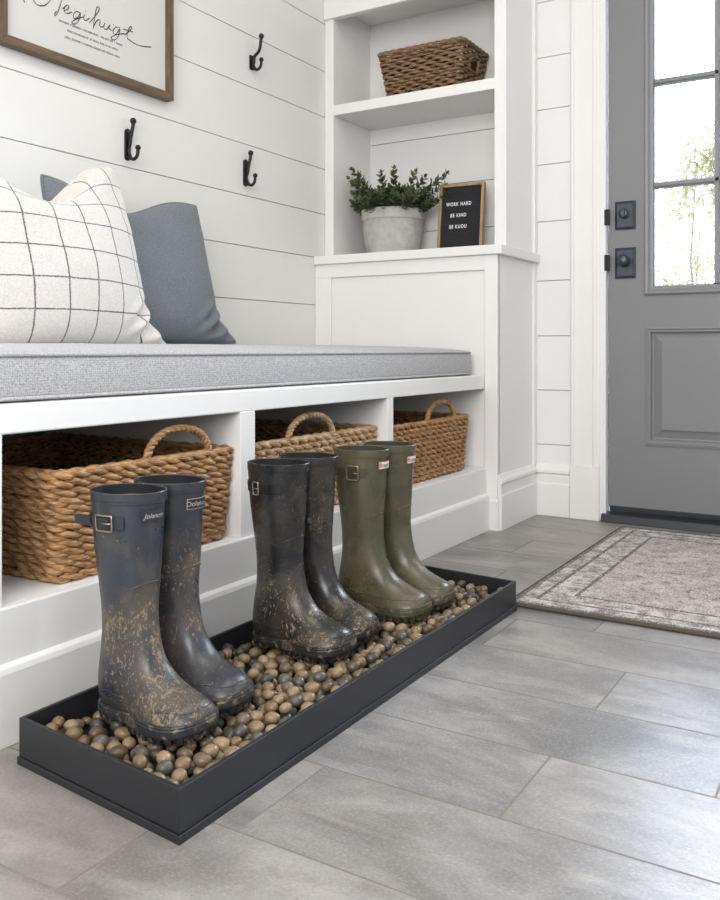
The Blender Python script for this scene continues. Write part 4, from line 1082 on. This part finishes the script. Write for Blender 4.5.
# the photograph shows the upper layer, and lower ones in its gaps: nearest to the camera first
def score(p):
    hidden = 0.9 if p[6] == 0 else 0.0
    if p[6] == 0 and under_boot(p[0], p[1], 0.0): hidden = 3.0
    return p[7] + hidden
pebbles.sort(key=score)
names = ('tan', 'brown', 'dark grey'); pmats = ('pebble_tan', 'pebble_brown', 'pebble_grey')
pm = {}
for vi in range(8):
    for kd in range(3):
        me = meshes[vi][0].copy(); me.materials.append(M[pmats[kd]]); pm[vi, kd] = me
for x, y, z, r_, vi, kd, lay, dpt in pebbles[:300]:
    o = bpy.data.objects.new('pebble', pm[vi, kd]); COL.objects.link(o)
    o.location = (x, y, z); o.scale = (r_, r_, r_); o.rotation_euler = (prn.uniform(-.12, .12), prn.uniform(-.12, .12), prn.uniform(0, 6.28))
    tag(o, 'smooth %s river pebble lying loose in the black boot tray' % names[kd], 'pebble', '%s pebbles in the boot tray' % names[kd])
rest = MB(); rt = []
for x, y, z, r_, vi, kd, lay, dpt in pebbles[300:]:
    me = meshes[vi][0]; R3 = Matrix.Rotation(prn.uniform(0, 6.28), 3, 'Z'); rest.cur = kd
    rest.add([Vector((x, y, z)) + (R3 @ v.co) * r_ for v in me.vertices], [tuple(p.vertices) for p in me.polygons]); rt += [prn.random()] * len(me.polygons)
ro = rest.build('pebble_bed', list(pmats), smooth=True); tone_attr(ro, rt)
tag(ro, 'bed of small river pebbles under and behind the nearer ones in the tray', 'pebbles', kind='stuff')
print('pebbles', len(pts), len(upper))

# ------------------------------------------------------------------ rug
rug = thing('area_rug', (1.93 + RX, 0.765 - RY, 0), 'faded grey-beige patterned rug lying on the tiles before the door', 'rug')
mb = MB(); nx_, ny_ = 30, 36
mb.rings([[(-RX, -RY, 0.001), (RX, -RY, 0.001), (RX, RY, 0.001), (-RX, RY, 0.001)], [(-RX, -RY, 0.009), (RX, -RY, 0.009), (RX, RY, 0.009), (-RX, RY, 0.009)], [(-RX + .004, -RY + .004, 0.0105), (RX - .004, -RY + .004, 0.0105), (RX - .004, RY - .004, 0.0105), (-RX + .004, RY - .004, 0.0105)]], cap0=True, cap1=True)
mb.build('pile', 'rug_pile', rug)
mb = MB(); lp = subdiv_loop(rrect(RX + 0.001, RY + 0.001, 0.006, 3), 0.03)
mb.tube([(x, y, 0.0058) for x, y in lp], 0.0055, 6, closed=True); mb.build('bound_edge', 'rug_edge', rug, smooth=True)

# ------------------------------------------------------------------ outside the door
mb = MB(); mb.box(XW + 0.13, 30, -14, 18, -0.14, -0.06); tag(mb.build('lawn', 'lawn_grass'), kind='structure')
def tree(loc, blobs, nleaf, label, seed, ls=0.10):
    r = thing('tree', loc, label, 'tree', 'trees beyond the door glass'); rt_ = random.Random(seed)
    mb = MB(); mb.tube([(0, 0, -0.02), (0.05, 0.03, 0.7), (0.0, 0.08, 1.5), (0.08, 0.05, 2.3)], [0.028, 0.02, 0.014, 0.008], 8)
    for bx_, by_, bz_, br in blobs: mb.tube([(0, 0.05, 0.9), (bx_ * .5, by_ * .5, (bz_ + 0.9) / 2), (bx_, by_, bz_)], [0.012, 0.008, 0.005], 6)
    mb.build('trunk', 'bark', r, smooth=True)
    lv = MB(); tn = []
    for _ in range(nleaf):
        bx_, by_, bz_, br = blobs[min(int(rt_.random() * len(blobs)), len(blobs) - 1)]
        d_ = Vector((rt_.gauss(0, 1), rt_.gauss(0, 1), rt_.gauss(0, 1))).normalized() * br * rt_.random() ** 0.5
        p = Vector((bx_, by_, bz_)) + d_; p.z = max(p.z, 0.05)
        a = Vector((rt_.gauss(0, 1), rt_.gauss(0, 1), rt_.gauss(0, 1))).normalized(); b = a.orthogonal().normalized(); s_ = ls * rt_.uniform(0.6, 1.2)
        lv.add([p - a * s_, p + b * s_ * .45, p + a * s_, p - b * s_ * .45], [(0, 1, 2, 3)]); tn.append(rt_.random())
    o = lv.build('crown', 'sunlit_leaf', r); tone_attr(o, tn); o['kind'] = 'stuff'
tree((11, 1.9, -0.06), [(0, .2, 2.55, .55), (.2, -.1, 3.0, .42), (-.2, .9, 2.2, .5), (0, -.5, 2.6, .5), (0, .1, 1.7, .7), (.2, -.6, 1.55, .7), (0, .9, 1.3, .7), (.1, -1.3, 1.6, .6)], 6500, 'pale sunlit leafy tree beyond the middle door pane', 4, 0.05)
tree((8.5, 1.5, -0.06), [(0, .3, .95, .45), (.2, -.3, 1.05, .5), (-.2, .8, .85, .5), (0, -.9, 1.0, .5), (0, .1, .5, .6), (.2, -.6, .4, .6)], 6500, 'low pale green bushy tree filling the bottom door pane', 9, 0.042)
